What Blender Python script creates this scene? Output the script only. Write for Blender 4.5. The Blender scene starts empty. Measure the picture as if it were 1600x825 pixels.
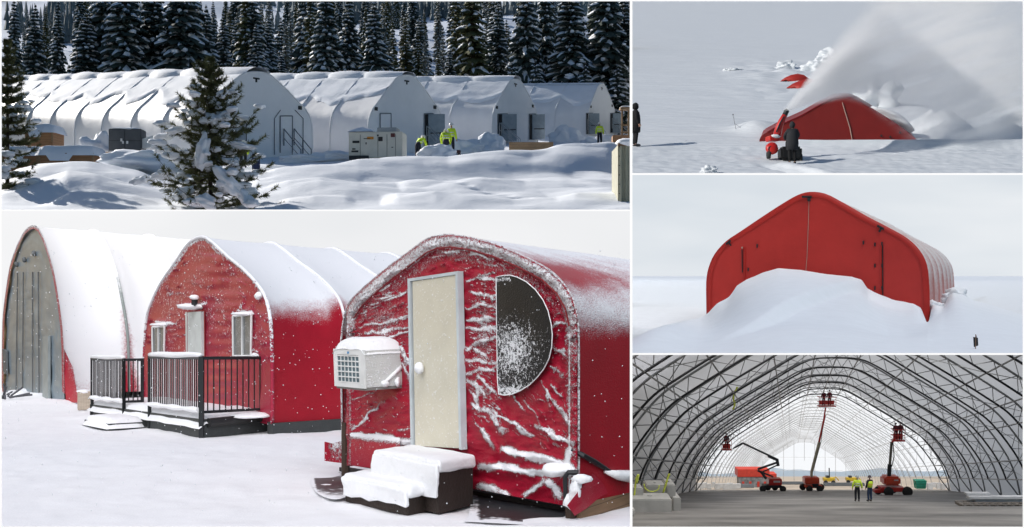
import bpy, bmesh, math, random
import numpy as np
from mathutils import Vector, Matrix, noise
R = math.radians
C0 = bpy.context.scene
F = 1800.0                       # focal length in photograph pixels (1600 wide)

# ------------------------------------------------------------------ camera
cam_data = bpy.data.cameras.new('camera'); cam = bpy.data.objects.new('camera', cam_data)
C0.collection.objects.link(cam); C0.camera = cam
cam.location = (0, 0, 0); cam.rotation_euler = (R(90), 0, 0)
cam_data.sensor_width = 36; cam_data.lens = 36*F/1600
cam_data.clip_start = 0.1; cam_data.clip_end = 20000

# ------------------------------------------------------------------ sky and exposure
w = bpy.data.worlds.new('World'); C0.world = w; w.use_nodes = True
nt = w.node_tree; nt.nodes.clear()
wo = nt.nodes.new('ShaderNodeOutputWorld'); bg = nt.nodes.new('ShaderNodeBackground')
sky = nt.nodes.new('ShaderNodeTexSky'); sky.sky_type = 'NISHITA'; sky.sun_disc = False
sky.sun_elevation = R(28); sky.sun_rotation = R(-52)
hs = nt.nodes.new('ShaderNodeHueSaturation'); hs.inputs['Saturation'].default_value = 1.25
nt.links.new(sky.outputs[0], hs.inputs['Color']); nt.links.new(hs.outputs[0], bg.inputs[0])
nt.links.new(bg.outputs[0], wo.inputs[0]); bg.inputs[1].default_value = 0.052
C0.view_settings.view_transform = 'Standard'; C0.view_settings.look = 'None'
C0.view_settings.exposure = 0.5; C0.view_settings.gamma = 1; C0.view_settings.use_curve_mapping = False
C0.cycles.max_bounces = 8; C0.cycles.diffuse_bounces = 3; C0.cycles.transparent_max_bounces = 16
C0.cycles.volume_bounces = 5; C0.cycles.volume_step_rate = 2.0

# ------------------------------------------------------------------ the five places, each with its own weather
class Site:
    def __init__(s, name, hy, h, rect):
        s.name, s.hy, s.h, s.rect = name, hy, h, rect
        s.slope = (412.5-hy)/F
        s.col = bpy.data.collections.new(name); C0.collection.children.link(s.col)
    def gz(s, Y): return -s.h + s.slope*Y
    def at(s, px, Y, z=0.0): return Vector(((px-800)/F*Y, Y, s.gz(Y)+z))          # over column px, Y metres away, z above the ground
    def g(s, px, py, z=0.0):                                                      # the point of height z above ground seen at px, py
        Y = (s.h-z)*F/(py-s.hy); return s.at(px, Y, z)
    def ray(s, px, py, Y): return Vector(((px-800)/F*Y, Y, (412.5-py)/F*Y))
    def vp(s, vx): return Vector(((vx-800)/F, 1, s.slope))                        # horizontal direction that vanishes at column vx
S1 = Site('forest_camp', 160, 3.28, (2.6, 2.0, 984.0, 327.4))
S2 = Site('buried_tent_field', -30, 7.2, (988.2, 2.0, 1598, 270.4))
S3 = Site('ice_plain', 430, 1.83, (988.2, 273.4, 1598, 551.6))
S4 = Site('snowstorm_camp', 545, 1.70, (2.6, 329.8, 984.2, 822.6))
S5 = Site('hangar_site', 742, 1.87, (988.2, 554.6, 1598, 823))
CUR = S1

def sun(site, to_sun, strength, angle, col):
    L = bpy.data.lights.new('sun', 'SUN'); L.energy = strength; L.angle = R(angle); L.color = col
    o = bpy.data.objects.new('sun', L); C0.collection.objects.link(o)
    o.rotation_euler = (-Vector(to_sun)).to_track_quat('-Z', 'Y').to_euler()
    o.light_linking.receiver_collection = site.col        # each place keeps the daylight of its own photograph
    o.light_linking.blocker_collection = site.col
    return o
sun(S1, (-0.64, 0.63, 0.40), 5.0, 0.5, (1, .95, .88))
sun(S2, (-0.76, -0.36, 0.43), 2.4, 0.5, (1, .96, .9))
sun(S3, (0.25, -0.35, 0.9), 1.55, 60, (1, .98, .97))
sun(S4, (-0.12, -0.80, 0.85), 2.55, 75, (1, .985, .99))
sun(S5, (0.1, -0.25, 1.0), 2.7, 50, (1, .98, .95))

# ------------------------------------------------------------------ mesh helpers
class MB:
    def __init__(s): s.v = []; s.f = []
    def add(s, vs, fs):
        n = len(s.v); s.v += [tuple(v) for v in vs]; s.f += [tuple(i+n for i in f) for f in fs]; return s
    def hexa(s, p):      # p: 4 bottom, 4 top
        return s.add(p, [(0,3,2,1),(4,5,6,7),(0,1,5,4),(1,2,6,5),(2,3,7,6),(3,0,4,7)])
    def box(s, c, d, rz=0, bev=0, M=None):
        bm = bmesh.new(); bmesh.ops.create_cube(bm, size=1)
        bmesh.ops.scale(bm, vec=d, verts=bm.verts)
        if bev: bmesh.ops.bevel(bm, geom=bm.edges[:], offset=bev, segments=2, affect='EDGES')
        T = Matrix.Translation(c) @ (M.to_4x4() if M else Matrix.Rotation(rz, 4, 'Z'))
        bm.verts.index_update()
        s.add([T @ v.co for v in bm.verts], [[v.index for v in f.verts] for f in bm.faces]); bm.free(); return s
    def tube(s, pts, r, n=6, cap=True):
        pts = [Vector(p) for p in pts]; m = len(pts)
        rs = r if isinstance(r, (list, tuple)) else [r]*m
        vs = []; prev = None
        for i, p in enumerate(pts):
            d = (pts[min(i+1, m-1)]-pts[max(i-1, 0)]).normalized()
            if prev is None:
                a = Vector((0,0,1)) if abs(d.z) < .9 else Vector((1,0,0))
                u = d.cross(a).normalized()
            else:
                u = (prev-d*prev.dot(d)).normalized()
            prev = u; w_ = d.cross(u)
            for k in range(n):
                t = 2*math.pi*k/n
                vs.append(p+(u*math.cos(t)+w_*math.sin(t))*rs[i])
        fs = [(i*n+k, i*n+(k+1)%n, (i+1)*n+(k+1)%n, (i+1)*n+k) for i in range(m-1) for k in range(n)]
        if cap: fs += [tuple(range(n-1, -1, -1)), tuple((m-1)*n+k for k in range(n))]
        return s.add(vs, fs)
    def prism(s, poly, vec):
        n = len(poly); poly = [Vector(p) for p in poly]; vec = Vector(vec)
        return s.add(poly+[p+vec for p in poly], [tuple(range(n-1,-1,-1)), tuple(range(n, 2*n))] +
                     [(i, (i+1)%n, n+(i+1)%n, n+i) for i in range(n)])
    def blob(s, c, r, sub=2, nz=.15, seed=0, fr=1.3, M=None):
        bm = bmesh.new(); bmesh.ops.create_icosphere(bm, subdivisions=sub, radius=1)
        c = Vector(c); vs = []
        for v in bm.verts:
            k = 1+nz*noise.noise(v.co*fr+Vector((seed*3.1, seed*1.7, seed)))*2
            q = Vector((v.co.x*r[0]*k, v.co.y*r[1]*k, v.co.z*r[2]*k))
            vs.append(c+(M @ q if M else q))
        bm.verts.index_update()
        s.add(vs, [[v.index for v in f.verts] for f in bm.faces]); bm.free(); return s
    def soft(s, p8, bev, cuts=5, amp=.012, seed=0, fr=2.5):     # a rounded, slightly uneven block through eight corners
        bm = bmesh.new(); vs = [bm.verts.new(p) for p in p8]
        for f in [(0,3,2,1),(4,5,6,7),(0,1,5,4),(1,2,6,5),(2,3,7,6),(3,0,4,7)]: bm.faces.new([vs[i] for i in f])
        bmesh.ops.bevel(bm, geom=bm.edges[:], offset=bev, segments=4, affect='EDGES', profile=.5)
        big = [e for e in bm.edges if e.calc_length() > bev*1.5]
        bmesh.ops.subdivide_edges(bm, edges=big, cuts=cuts, use_grid_fill=True); bm.normal_update()
        for v in bm.verts: v.co += v.normal*(amp*noise.noise(v.co*fr+Vector((seed,0,0)))*2+amp*.4*noise.noise(v.co*fr*4))
        bmesh.ops.recalc_face_normals(bm, faces=bm.faces); bm.verts.index_update(); s.add([v.co for v in bm.verts], [[v.index for v in f.verts] for f in bm.faces]); bm.free(); return s
    def lathe(s, prof, c=(0,0,0), n=12, M=None):
        c = Vector(c); vs = []
        for (r, z) in prof:
            for k in range(n):
                q = Vector((r*math.cos(2*math.pi*k/n), r*math.sin(2*math.pi*k/n), z)); vs.append(c+(M @ q if M else q))
        m = len(prof)
        fs = [(i*n+k, i*n+(k+1)%n, (i+1)*n+(k+1)%n, (i+1)*n+k) for i in range(m-1) for k in range(n)]
        fs += [tuple(range(n-1,-1,-1)), tuple((m-1)*n+k for k in range(n))]
        return s.add(vs, fs)
    def grid(s, P):      # P[i][j]
        a, b = len(P), len(P[0])
        return s.add([p for row in P for p in row], [(i*b+j, i*b+j+1, (i+1)*b+j+1, (i+1)*b+j) for i in range(a-1) for j in range(b-1)])

def link(o): CUR.col.objects.link(o); return o
def thing(name, label, cat, loc=(0,0,0), rz=0, group=None):
    o = bpy.data.objects.new(name, None); link(o); o.location = loc; o.rotation_euler = (0,0,rz)
    o['label'] = label; o['category'] = cat
    if group: o['group'] = group
    o.empty_display_size = .2
    return o
def origin(o):
    v = Vector((0,0,0))
    while o is not None: v += o.location; o = o.parent
    return v
def part(name, mb, mat, parent=None, world=False, smooth=False, label=None, attr=None, fix=False, kind=None):
    off = origin(parent) if (world and parent) else Vector((0,0,0))
    me = bpy.data.meshes.new(name)
    me.from_pydata([(v[0]-off.x, v[1]-off.y, v[2]-off.z) for v in mb.v], [], mb.f)
    if attr is not None:
        for k, vals in attr.items():
            at = me.attributes.new(k, 'FLOAT', 'POINT'); at.data.foreach_set('value', [float(x) for x in vals])
    if fix:
        bm = bmesh.new(); bm.from_mesh(me); bmesh.ops.recalc_face_normals(bm, faces=bm.faces); bm.to_mesh(me); bm.free()
    if smooth: me.polygons.foreach_set('use_smooth', [True]*len(me.polygons))
    me.materials.append(mat)
    o = bpy.data.objects.new(name, me); link(o)
    if parent: o.parent = parent
    if label: o['label'] = label
    if kind: o['kind'] = kind
    return o
def single(name, mb, mat, label, cat, group=None, loc=(0,0,0), **k):
    o = part(name, mb, mat, **k); o.location = loc; o['label'] = label; o['category'] = cat
    if group: o['group'] = group
    return o
def copy_tree(o, parent=None):
    c = o.copy(); link(c); c.parent = parent
    for ch in [x for x in CUR.col.objects if x.parent == o]: copy_tree(ch, c)
    return c
def smooth01(x): x = min(1, max(0, x)); return x*x*(3-2*x)
def lerp_list(xs, pts):        # piecewise linear y(x) through pts
    for i in range(len(pts)-1):
        if xs <= pts[i+1][0] or i == len(pts)-2:
            a, b = pts[i], pts[i+1]
            if b[0] == a[0]: return b[1]
            t = min(1, max(0, (xs-a[0])/(b[0]-a[0]))); return a[1]+(b[1]-a[1])*t
def catmull(pts, n=4):
    pts = [Vector(p) for p in pts]; out = []
    for i in range(len(pts)-1):
        p0 = pts[max(i-1,0)]; p1 = pts[i]; p2 = pts[i+1]; p3 = pts[min(i+2,len(pts)-1)]
        for k in range(n):
            t = k/n
            out.append(.5*((2*p1)+(p2-p0)*t+(2*p0-5*p1+4*p2-p3)*t*t+(3*p1-p0-3*p2+p3)*t**3))
    out.append(pts[-1]); return out

# ------------------------------------------------------------------ materials
MATS = {}
def newmat(name):
    m = bpy.data.materials.new(name); m.use_nodes = True; nt = m.node_tree
    return m, nt, nt.nodes['Principled BSDF']
def mat(name, col, rough=.6, metal=0, var=.12, vs=3.0, bump=0, bs=20, spec=.4, coat=0):
    if name in MATS: return MATS[name]
    m, nt, b = newmat(name)
    b.inputs['Roughness'].default_value = rough; b.inputs['Metallic'].default_value = metal
    b.inputs['Specular IOR Level'].default_value = spec
    if coat: b.inputs['Coat Weight'].default_value = coat
    tc = nt.nodes.new('ShaderNodeTexCoord')
    n = nt.nodes.new('ShaderNodeTexNoise'); n.inputs['Scale'].default_value = vs; n.inputs['Detail'].default_value = 5
    nt.links.new(tc.outputs['Object'], n.inputs['Vector'])
    r = nt.nodes.new('ShaderNodeValToRGB'); r.color_ramp.elements[0].position = .3; r.color_ramp.elements[1].position = .7
    r.color_ramp.elements[0].color = [c*(1-var) for c in col]+[1]; r.color_ramp.elements[1].color = [min(1,c*(1+var)) for c in col]+[1]
    nt.links.new(n.outputs['Fac'], r.inputs['Fac']); nt.links.new(r.outputs['Color'], b.inputs['Base Color'])
    if bump:
        n2 = nt.nodes.new('ShaderNodeTexNoise'); n2.inputs['Scale'].default_value = bs; n2.inputs['Detail'].default_value = 6
        nt.links.new(tc.outputs['Object'], n2.inputs['Vector'])
        bp = nt.nodes.new('ShaderNodeBump'); bp.inputs['Strength'].default_value = 1; bp.inputs['Distance'].default_value = bump
        nt.links.new(n2.outputs['Fac'], bp.inputs['Height']); nt.links.new(bp.outputs['Normal'], b.inputs['Normal'])
    MATS[name] = m; return m
def snow_mat(name, col=(.84,.86,.89), bump=.02, bs=6, bump2=.004, bs2=60, stretch=(1,1,1)):
    m, nt, b = newmat(name)
    b.inputs['Roughness'].default_value = .75; b.inputs['Specular IOR Level'].default_value = .2
    tc = nt.nodes.new('ShaderNodeTexCoord'); mp = nt.nodes.new('ShaderNodeMapping'); mp.inputs['Scale'].default_value = stretch
    nt.links.new(tc.outputs['Object'], mp.inputs['Vector'])
    n = nt.nodes.new('ShaderNodeTexNoise'); n.inputs['Scale'].default_value = bs; n.inputs['Detail'].default_value = 4
    n2 = nt.nodes.new('ShaderNodeTexNoise'); n2.inputs['Scale'].default_value = bs2; n2.inputs['Detail'].default_value = 3
    for x in (n, n2): nt.links.new(mp.outputs['Vector'], x.inputs['Vector'])
    b1 = nt.nodes.new('ShaderNodeBump'); b1.inputs['Distance'].default_value = bump; b1.inputs['Strength'].default_value = 1
    b2 = nt.nodes.new('ShaderNodeBump'); b2.inputs['Distance'].default_value = bump2; b2.inputs['Strength'].default_value = 1
    nt.links.new(n.outputs['Fac'], b1.inputs['Height']); nt.links.new(n2.outputs['Fac'], b2.inputs['Height'])
    nt.links.new(b1.outputs['Normal'], b2.inputs['Normal']); nt.links.new(b2.outputs['Normal'], b.inputs['Normal'])
    r = nt.nodes.new('ShaderNodeValToRGB')
    r.color_ramp.elements[0].color = [c*.95 for c in col]+[1]; r.color_ramp.elements[1].color = [min(.95,c*1.04) for c in col]+[1]
    nt.links.new(n.outputs['Fac'], r.inputs['Fac']); nt.links.new(r.outputs['Color'], b.inputs['Base Color'])
    MATS[name] = m; return m
def caked_mat(name, col, snow=(.86,.86,.88), scale=9, fine=45, amp=.9, rough=.45, edge=.05, streak=(1,1,1), bump=.02, sub=None):
    """fabric (or glass, paint) with snow stuck on it; the vertex attribute 'snow' says how much of it is covered"""
    m, nt, b = newmat(name); L = nt.links; N = nt.nodes
    at = N.new('ShaderNodeAttribute'); at.attribute_name = 'snow'
    tc = N.new('ShaderNodeTexCoord'); mp = N.new('ShaderNodeMapping'); mp.inputs['Scale'].default_value = streak
    L.new(tc.outputs['Object'], mp.inputs['Vector'])
    n1 = N.new('ShaderNodeTexNoise'); n1.inputs['Scale'].default_value = scale; n1.inputs['Detail'].default_value = 3
    n2 = N.new('ShaderNodeTexNoise'); n2.inputs['Scale'].default_value = fine; n2.inputs['Detail'].default_value = 4
    for x in (n1, n2): L.new(mp.outputs['Vector'], x.inputs['Vector'])
    mx = N.new('ShaderNodeMix'); mx.data_type = 'FLOAT'; mx.inputs[0].default_value = .6
    L.new(n1.outputs['Fac'], mx.inputs[2]); L.new(n2.outputs['Fac'], mx.inputs[3])
    a = N.new('ShaderNodeMath'); a.operation = 'MULTIPLY_ADD'; a.inputs[1].default_value = amp; a.inputs[2].default_value = -.5*amp
    L.new(mx.outputs[0], a.inputs[0])
    s = N.new('ShaderNodeMath'); s.operation = 'ADD'; L.new(a.outputs[0], s.inputs[0]); L.new(at.outputs['Fac'], s.inputs[1])
    mr = N.new('ShaderNodeMapRange'); mr.interpolation_type = 'SMOOTHSTEP'
    mr.inputs['From Min'].default_value = .5-edge; mr.inputs['From Max'].default_value = .5+edge
    L.new(s.outputs[0], mr.inputs['Value'])
    rr = N.new('ShaderNodeValToRGB'); rr.color_ramp.elements[0].color = [c*.82 for c in col]+[1]; rr.color_ramp.elements[1].color = [min(1,c*1.15) for c in col]+[1]
    n3 = N.new('ShaderNodeTexNoise'); n3.inputs['Scale'].default_value = 2.2; n3.inputs['Detail'].default_value = 6
    L.new(tc.outputs['Object'], n3.inputs['Vector']); L.new(n3.outputs['Fac'], rr.inputs['Fac'])
    mc = N.new('ShaderNodeMix'); mc.data_type = 'RGBA'; L.new(mr.outputs[0], mc.inputs[0]); L.new(rr.outputs['Color'], mc.inputs[6])
    mc.inputs[7].default_value = list(snow)+[1]; L.new(mc.outputs[2], b.inputs['Base Color'])
    mo = N.new('ShaderNodeMapRange'); mo.inputs['To Min'].default_value = rough; mo.inputs['To Max'].default_value = .85
    L.new(mr.outputs[0], mo.inputs['Value']); L.new(mo.outputs[0], b.inputs['Roughness'])
    bp = N.new('ShaderNodeBump'); bp.inputs['Distance'].default_value = bump; bp.inputs['Strength'].default_value = .9
    mm = N.new('ShaderNodeMath'); mm.operation = 'MULTIPLY_ADD'; mm.inputs[1].default_value = .35; L.new(n2.outputs['Fac'], mm.inputs[0]); L.new(mr.outputs[0], mm.inputs[2])
    L.new(mm.outputs[0], bp.inputs['Height']); L.new(bp.outputs['Normal'], b.inputs['Normal'])
    b.inputs['Specular IOR Level'].default_value = .3
    MATS[name] = m; return m
def emit_mat(name, c1, c2, strength=1, scale=(1,1,1), lo=.3, hi=.7):
    m = bpy.data.materials.new(name); m.use_nodes = True; nt = m.node_tree; nt.nodes.clear()
    o = nt.nodes.new('ShaderNodeOutputMaterial'); e = nt.nodes.new('ShaderNodeEmission'); e.inputs[1].default_value = strength*.707
    tc = nt.nodes.new('ShaderNodeTexCoord'); mp = nt.nodes.new('ShaderNodeMapping'); mp.inputs['Scale'].default_value = scale
    n = nt.nodes.new('ShaderNodeTexNoise'); n.inputs['Scale'].default_value = 1; n.inputs['Detail'].default_value = 4
    r = nt.nodes.new('ShaderNodeValToRGB'); r.color_ramp.elements[0].position = lo; r.color_ramp.elements[1].position = hi
    r.color_ramp.elements[0].color = list(c1)+[1]; r.color_ramp.elements[1].color = list(c2)+[1]
    L = nt.links; L.new(tc.outputs['Object'], mp.inputs['Vector']); L.new(mp.outputs['Vector'], n.inputs['Vector'])
    L.new(n.outputs['Fac'], r.inputs['Fac']); L.new(r.outputs['Color'], e.inputs[0]); L.new(e.outputs[0], o.inputs[0])
    return m
def wood_mat(name, col, n=6, axis='Z'):
    m, nt, b = newmat(name); L = nt.links; b.inputs['Roughness'].default_value = .8
    tc = nt.nodes.new('ShaderNodeTexCoord'); w_ = nt.nodes.new('ShaderNodeTexWave'); w_.bands_direction = axis; w_.wave_profile = 'SAW'
    w_.inputs['Scale'].default_value = n; w_.inputs['Distortion'].default_value = .3
    n_ = nt.nodes.new('ShaderNodeTexNoise'); n_.inputs['Scale'].default_value = 4; n_.inputs['Detail'].default_value = 8
    mp = nt.nodes.new('ShaderNodeMapping'); mp.inputs['Scale'].default_value = (1,1,8)
    L.new(tc.outputs['Object'], w_.inputs['Vector']); L.new(tc.outputs['Object'], mp.inputs['Vector']); L.new(mp.outputs[0], n_.inputs['Vector'])
    r = nt.nodes.new('ShaderNodeValToRGB'); e = r.color_ramp.elements
    e[0].position = .0; e[0].color = [c*.25 for c in col]+[1]; e[1].position = .12; e[1].color = list(col)+[1]
    r2 = nt.nodes.new('ShaderNodeValToRGB'); r2.color_ramp.elements[0].color = (.6,.6,.6,1); r2.color_ramp.elements[1].color = (1.2,1.2,1.2,1)
    mx = nt.nodes.new('ShaderNodeMix'); mx.data_type = 'RGBA'; mx.blend_type = 'MULTIPLY'; mx.inputs[0].default_value = 1
    L.new(w_.outputs['Fac'], r.inputs['Fac']); L.new(n_.outputs['Fac'], r2.inputs['Fac'])
    L.new(r.outputs['Color'], mx.inputs[6]); L.new(r2.outputs['Color'], mx.inputs[7]); L.new(mx.outputs[2], b.inputs['Base Color'])
    MATS[name] = m; return m

SNOW = snow_mat('snow'); SNOWD = snow_mat('drift_snow', (.86,.875,.9), bump=.05, bs=1.1, bump2=.006, bs2=14)
BLACK = mat('black_steel', (.02,.021,.024), .5); DARK = mat('dark_void', (.008,.009,.012), .9)
GREY = mat('grey_paint', (.3,.33,.36), .5); STEEL = mat('galvanised_steel', (.42,.44,.46), .45, .5)
RUBBER = mat('rubber', (.03,.03,.03), .85)

def terrain(name, site, px0, px1, ncol, Ys, hf, m, smooth=True):
    mb = MB(); P = []
    for Y in Ys:
        row = []
        for i in range(ncol+1):
            px = px0+(px1-px0)*i/ncol; X = (px-800)/F*Y
            row.append(site.at(px, Y, hf(px, Y, X)))
        P.append(row)
    mb.grid(P); return part(name, mb, m, kind='structure', smooth=smooth)
def geo(a, b, n): return [a*(b/a)**(i/n) for i in range(n+1)]
def nz(x, y, s, seed=0): return noise.noise(Vector((x*s, y*s, seed*7.3)))

class Plane:
    """an upright wall through two ground points; p() finds the wall point behind a photograph pixel"""
    def __init__(s, A, B):
        s.A, s.B = Vector(A), Vector(B); e = Vector((B[0]-A[0], B[1]-A[1], 0)); s.e = e.normalized(); s.n = Vector((s.e.y, -s.e.x, 0))
        if s.n.y > 0: s.n = -s.n                       # outward, towards the viewer
    def p(s, px, py, off=0):
        r = Vector(((px-800)/F, 1, (412.5-py)/F)); q = s.A+s.n*off
        return r*(q.dot(s.n)/r.dot(s.n))
    def prism(s, mb, poly, o0, o1):
        a = [s.p(x, y, o0) for x, y in poly]; b = [q+s.n*(o1-o0) for q in a]; n = len(a)
        return mb.add(a+b, [tuple(range(n)), tuple(range(2*n-1, n-1, -1))]+[(i, n+i, n+(i+1)%n, (i+1)%n) for i in range(n)])

def shell(pts, d, L, nb, sag, per=6, cen=None):
    """fabric skin swept from the arch pts along d, drawn in a little between the ribs; returns builder and (u, i, point)"""
    mb = MB(); P = []; info = []
    c = cen or (Vector(pts[0])+Vector(pts[-1]))/2
    d = Vector(d); n = nb*per
    for k in range(n+1):
        t = L*k/n; fr = (k % per)/per; sg = sag*math.sin(math.pi*fr)**.8 if fr else 0
        row = []
        for i, p in enumerate(pts):
            p = Vector(p); q = p+(c-p)*sg*(abs(math.sin(2*math.pi*i/(len(pts)-1)))**.8 if 0 < i < len(pts)-1 else 0)
            q = q+d*t; row.append(q); info.append((k/n, i/(len(pts)-1), q))
        P.append(row)
    mb.grid(P); return mb, info

# ------------------------------------------------------------------ people
def skin(name, verts, edges, radii, m, parent, subs=1, root=0):
    me = bpy.data.meshes.new(name); me.from_pydata(verts, edges, [])
    o = bpy.data.objects.new(name, me); C0.collection.objects.link(o)
    md = o.modifiers.new('s', 'SKIN'); md.use_smooth_shade = True; md.branch_smoothing = .2
    for i, r in enumerate(radii):
        sv = me.skin_vertices[0].data[i]; sv.radius = (r, r) if not isinstance(r, tuple) else r; sv.use_root = (i == root)
    s = o.modifiers.new('d', 'SUBSURF'); s.levels = subs; s.render_levels = subs
    dg = bpy.context.evaluated_depsgraph_get(); ev = o.evaluated_get(dg)
    m2 = bpy.data.meshes.new_from_object(ev); bpy.data.objects.remove(o); bpy.data.meshes.remove(me)
    m2.materials.clear(); m2.materials.append(m); m2.polygons.foreach_set('use_smooth', [True]*len(m2.polygons))
    q = bpy.data.objects.new(name, m2); link(q); q.parent = parent; return q
SKIN = mat('skin', (.45,.25,.17), .55)
def person(label, loc, H=1.75, rz=0, pose=None, jacket=None, trousers=None, hat=None, boots=None, group=None, hood=False, coat=False, vest=None, stripe=None):
    J = dict(pel=(0,0,.96), wai=(0,0,1.1), che=(0,0,1.32), nek=(0,0,1.5), hea=(0,-.01,1.64), top=(0,0,1.73), nos=(0,-.1,1.63),
             sL=(.18,0,1.43), eL=(.26,.02,1.15), hL=(.27,-.08,.9), sR=(-.18,0,1.43), eR=(-.26,.02,1.15), hR=(-.27,-.08,.9),
             pL=(.09,0,.92), kL=(.11,-.02,.5), aL=(.11,.02,.09), tL=(.13,-.15,.05), pR=(-.09,0,.92), kR=(-.11,-.02,.5), aR=(-.11,.02,.09), tR=(-.13,-.15,.05))
    if pose: J.update(pose)
    t = thing('person', label, 'person', loc, rz, group); k = H/1.75
    J = {a: tuple(c*k for c in b) for a, b in J.items()}
    def build(nm, chain, rad, m, subs=1, extra=None):
        names = []; vs = []; rr = []; ed = []
        for ch in chain:
            for a, b in zip(ch, ch[1:]):
                for x in (a, b):
                    if x not in names: names.append(x); vs.append(J[x]); r = rad[x]; rr.append(tuple(c*k for c in r) if isinstance(r, tuple) else r*k)
                ed.append((names.index(a), names.index(b)))
        if extra:
            for hnd, elb in extra:
                i = names.index(hnd); h_ = Vector(J[hnd]); dd = (h_-Vector(J[elb])).normalized()
                sd = dd.cross(Vector((0,1,0))).normalized() if abs(dd.y) < .9 else Vector((1,0,0)); up = sd.cross(dd)
                for q in range(5):
                    ln = (.07,.085,.09,.085,.07)[q]*k; sp = (q-2)*.017*k
                    base = h_+dd*.035*k+up*sp*(1.6 if q == 0 else 1); tip = base+dd*ln+up*sp*.3-sd*.02*k
                    vs += [tuple(base), tuple(tip)]; rr += [.010*k, .008*k]; n = len(vs); ed += [(i, n-2), (n-2, n-1)]
        return skin(nm, vs, ed, rr, m, t, subs)
    rb = dict(pel=.09, wai=.09, che=.1, nek=.055, hea=(.082,.1), top=.05, nos=.02, sL=.06, eL=.04, hL=.03, sR=.06, eR=.04, hR=.03,
              pL=.075, kL=.055, aL=.04, tL=.03, pR=.075, kR=.055, aR=.04, tR=.03)
    chains = [('pel','wai','che','nek','hea','top'), ('hea','nos'), ('che','sL','eL','hL'), ('che','sR','eR','hR'), ('pel','pL','kL','aL','tL'), ('pel','pR','kR','aR','tR')]
    build('body', chains, rb, SKIN, 1, [('hL','eL'), ('hR','eR')])
    rj = dict(rb); rj.update(pel=(.20,.15), wai=(.20,.15), che=(.22,.16), nek=.085, sL=.10, eL=.078, hL=.055, sR=.10, eR=.078, hR=.055)
    build('jacket', [('pel','wai','che','nek'), ('che','sL','eL','hL'), ('che','sR','eR','hR')], rj, jacket)
    rt = dict(rb); rt.update(wai=(.15,.12), pel=(.16,.13), pL=.115, kL=.088, aL=.07, pR=.115, kR=.088, aR=.07)
    build('trousers', [('wai','pel','pL','kL','aL'), ('pel','pR','kR','aR')], rt, trousers)
    for s_ in 'LR':
        a = J['a'+s_]; b = J['t'+s_]
        mb = MB().blob(((a[0]+b[0])/2, (a[1]+b[1])/2, (a[2]+b[2])/2-.01*k), (.055*k,.14*k,.06*k), 2, .03); part('boot', mb, boots or BLACK, t, smooth=True)
    hd = Vector(J['hea']); nk = Vector(J['nek']); up = (hd-nk).normalized(); M = up.to_track_quat('Z', 'Y').to_matrix()
    if hood: part('hood', MB().blob(hd+up*.01, (.125*k,.14*k,.16*k), 2, .04), jacket, t, smooth=True)
    else: part('hard_hat', MB().lathe([(.155*k,.02*k),(.15*k,.035*k),(.12*k,.05*k),(.115*k,.1*k),(.09*k,.15*k),(.04*k,.175*k)], hd, 14, M), hat, t, smooth=True)
    if coat:
        m_ = Vector(J['che']); part('coat', MB().lathe([(.05*k,.16*k),(.2*k,.10*k),(.25*k,-.1*k),(.27*k,-.45*k),(.25*k,-.72*k),(.2*k,-.74*k)], m_, 16, Matrix(((1,0,0),(0,.8,0),(0,0,1)))), jacket, t, smooth=True)
    if vest:
        mb = MB(); c1 = Vector(J['wai']); c2 = Vector(J['che'])
        for f_ in (.15, .75):
            c = c1.lerp(c2, f_); mb.lathe([(.205*k,-.022*k),(.205*k,.022*k)], c, 16, Matrix(((1,0,0),(0,.8,0),(0,0,1))))
        part('reflective_band', mb, vest, t)
    return t
# =================================================================== snowstorm camp (three tents in falling snow)
CUR = S4
SKYW = emit_mat('overcast_sky', (.80,.815,.835), (.93,.93,.94), 1, (.004,.004,.01))
def backdrop(name, site, Y, m, x0, y0, x1, y1, n=8):
    mb = MB(); P = []
    for i in range(n+1):
        a = (i/n-.5); row = []
        for j in range(2):
            row.append(site.ray(x0+(x1-x0)*i/n, (y0, y1)[j], Y*(1-.12*a*a)))
        P.append(row)
    mb.grid(P); return part(name, mb, m, kind='structure')
backdrop('sky', S4, 620, SKYW, -20, 300, 1010, 640)
SN4 = snow_mat('fresh_snow', (.88,.87,.88), bump=.015, bs=3, bump2=.003, bs2=50)
def h4(px, Y, X):
    z = .05*nz(X, Y, .35, 4)+.02*nz(X, Y, 1.2, 5)
    def bump(x, y, rx, ry, h): return h*math.exp(-((X-x)/rx)**2-((Y-y)/ry)**2)
    c = S4.g(110, 618); z += bump(c.x+.3, c.y-.5, .75, 1.6, .75)       # cone of snow by the grey tent
    c = S4.g(60, 630); z += bump(c.x, c.y, 1.2, 1.2, .18); z += .035*max(0, nz(X, Y, 2.6, 15))*(1-smooth01((Y-26)/6))
    c = S4.g(215, 660); z += bump(c.x-1.0, c.y+1.2, 1.2, 1.0, .12)
    
    c = S4.g(930, 822); z += bump(c.x+.1, c.y-.4, .6, .5, .05)
    return z
terrain('snow_ground', S4, -10, 1000, 150, geo(10.4, 60, 130)+[80, 120, 200, 400, 600], h4, SN4)

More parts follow.
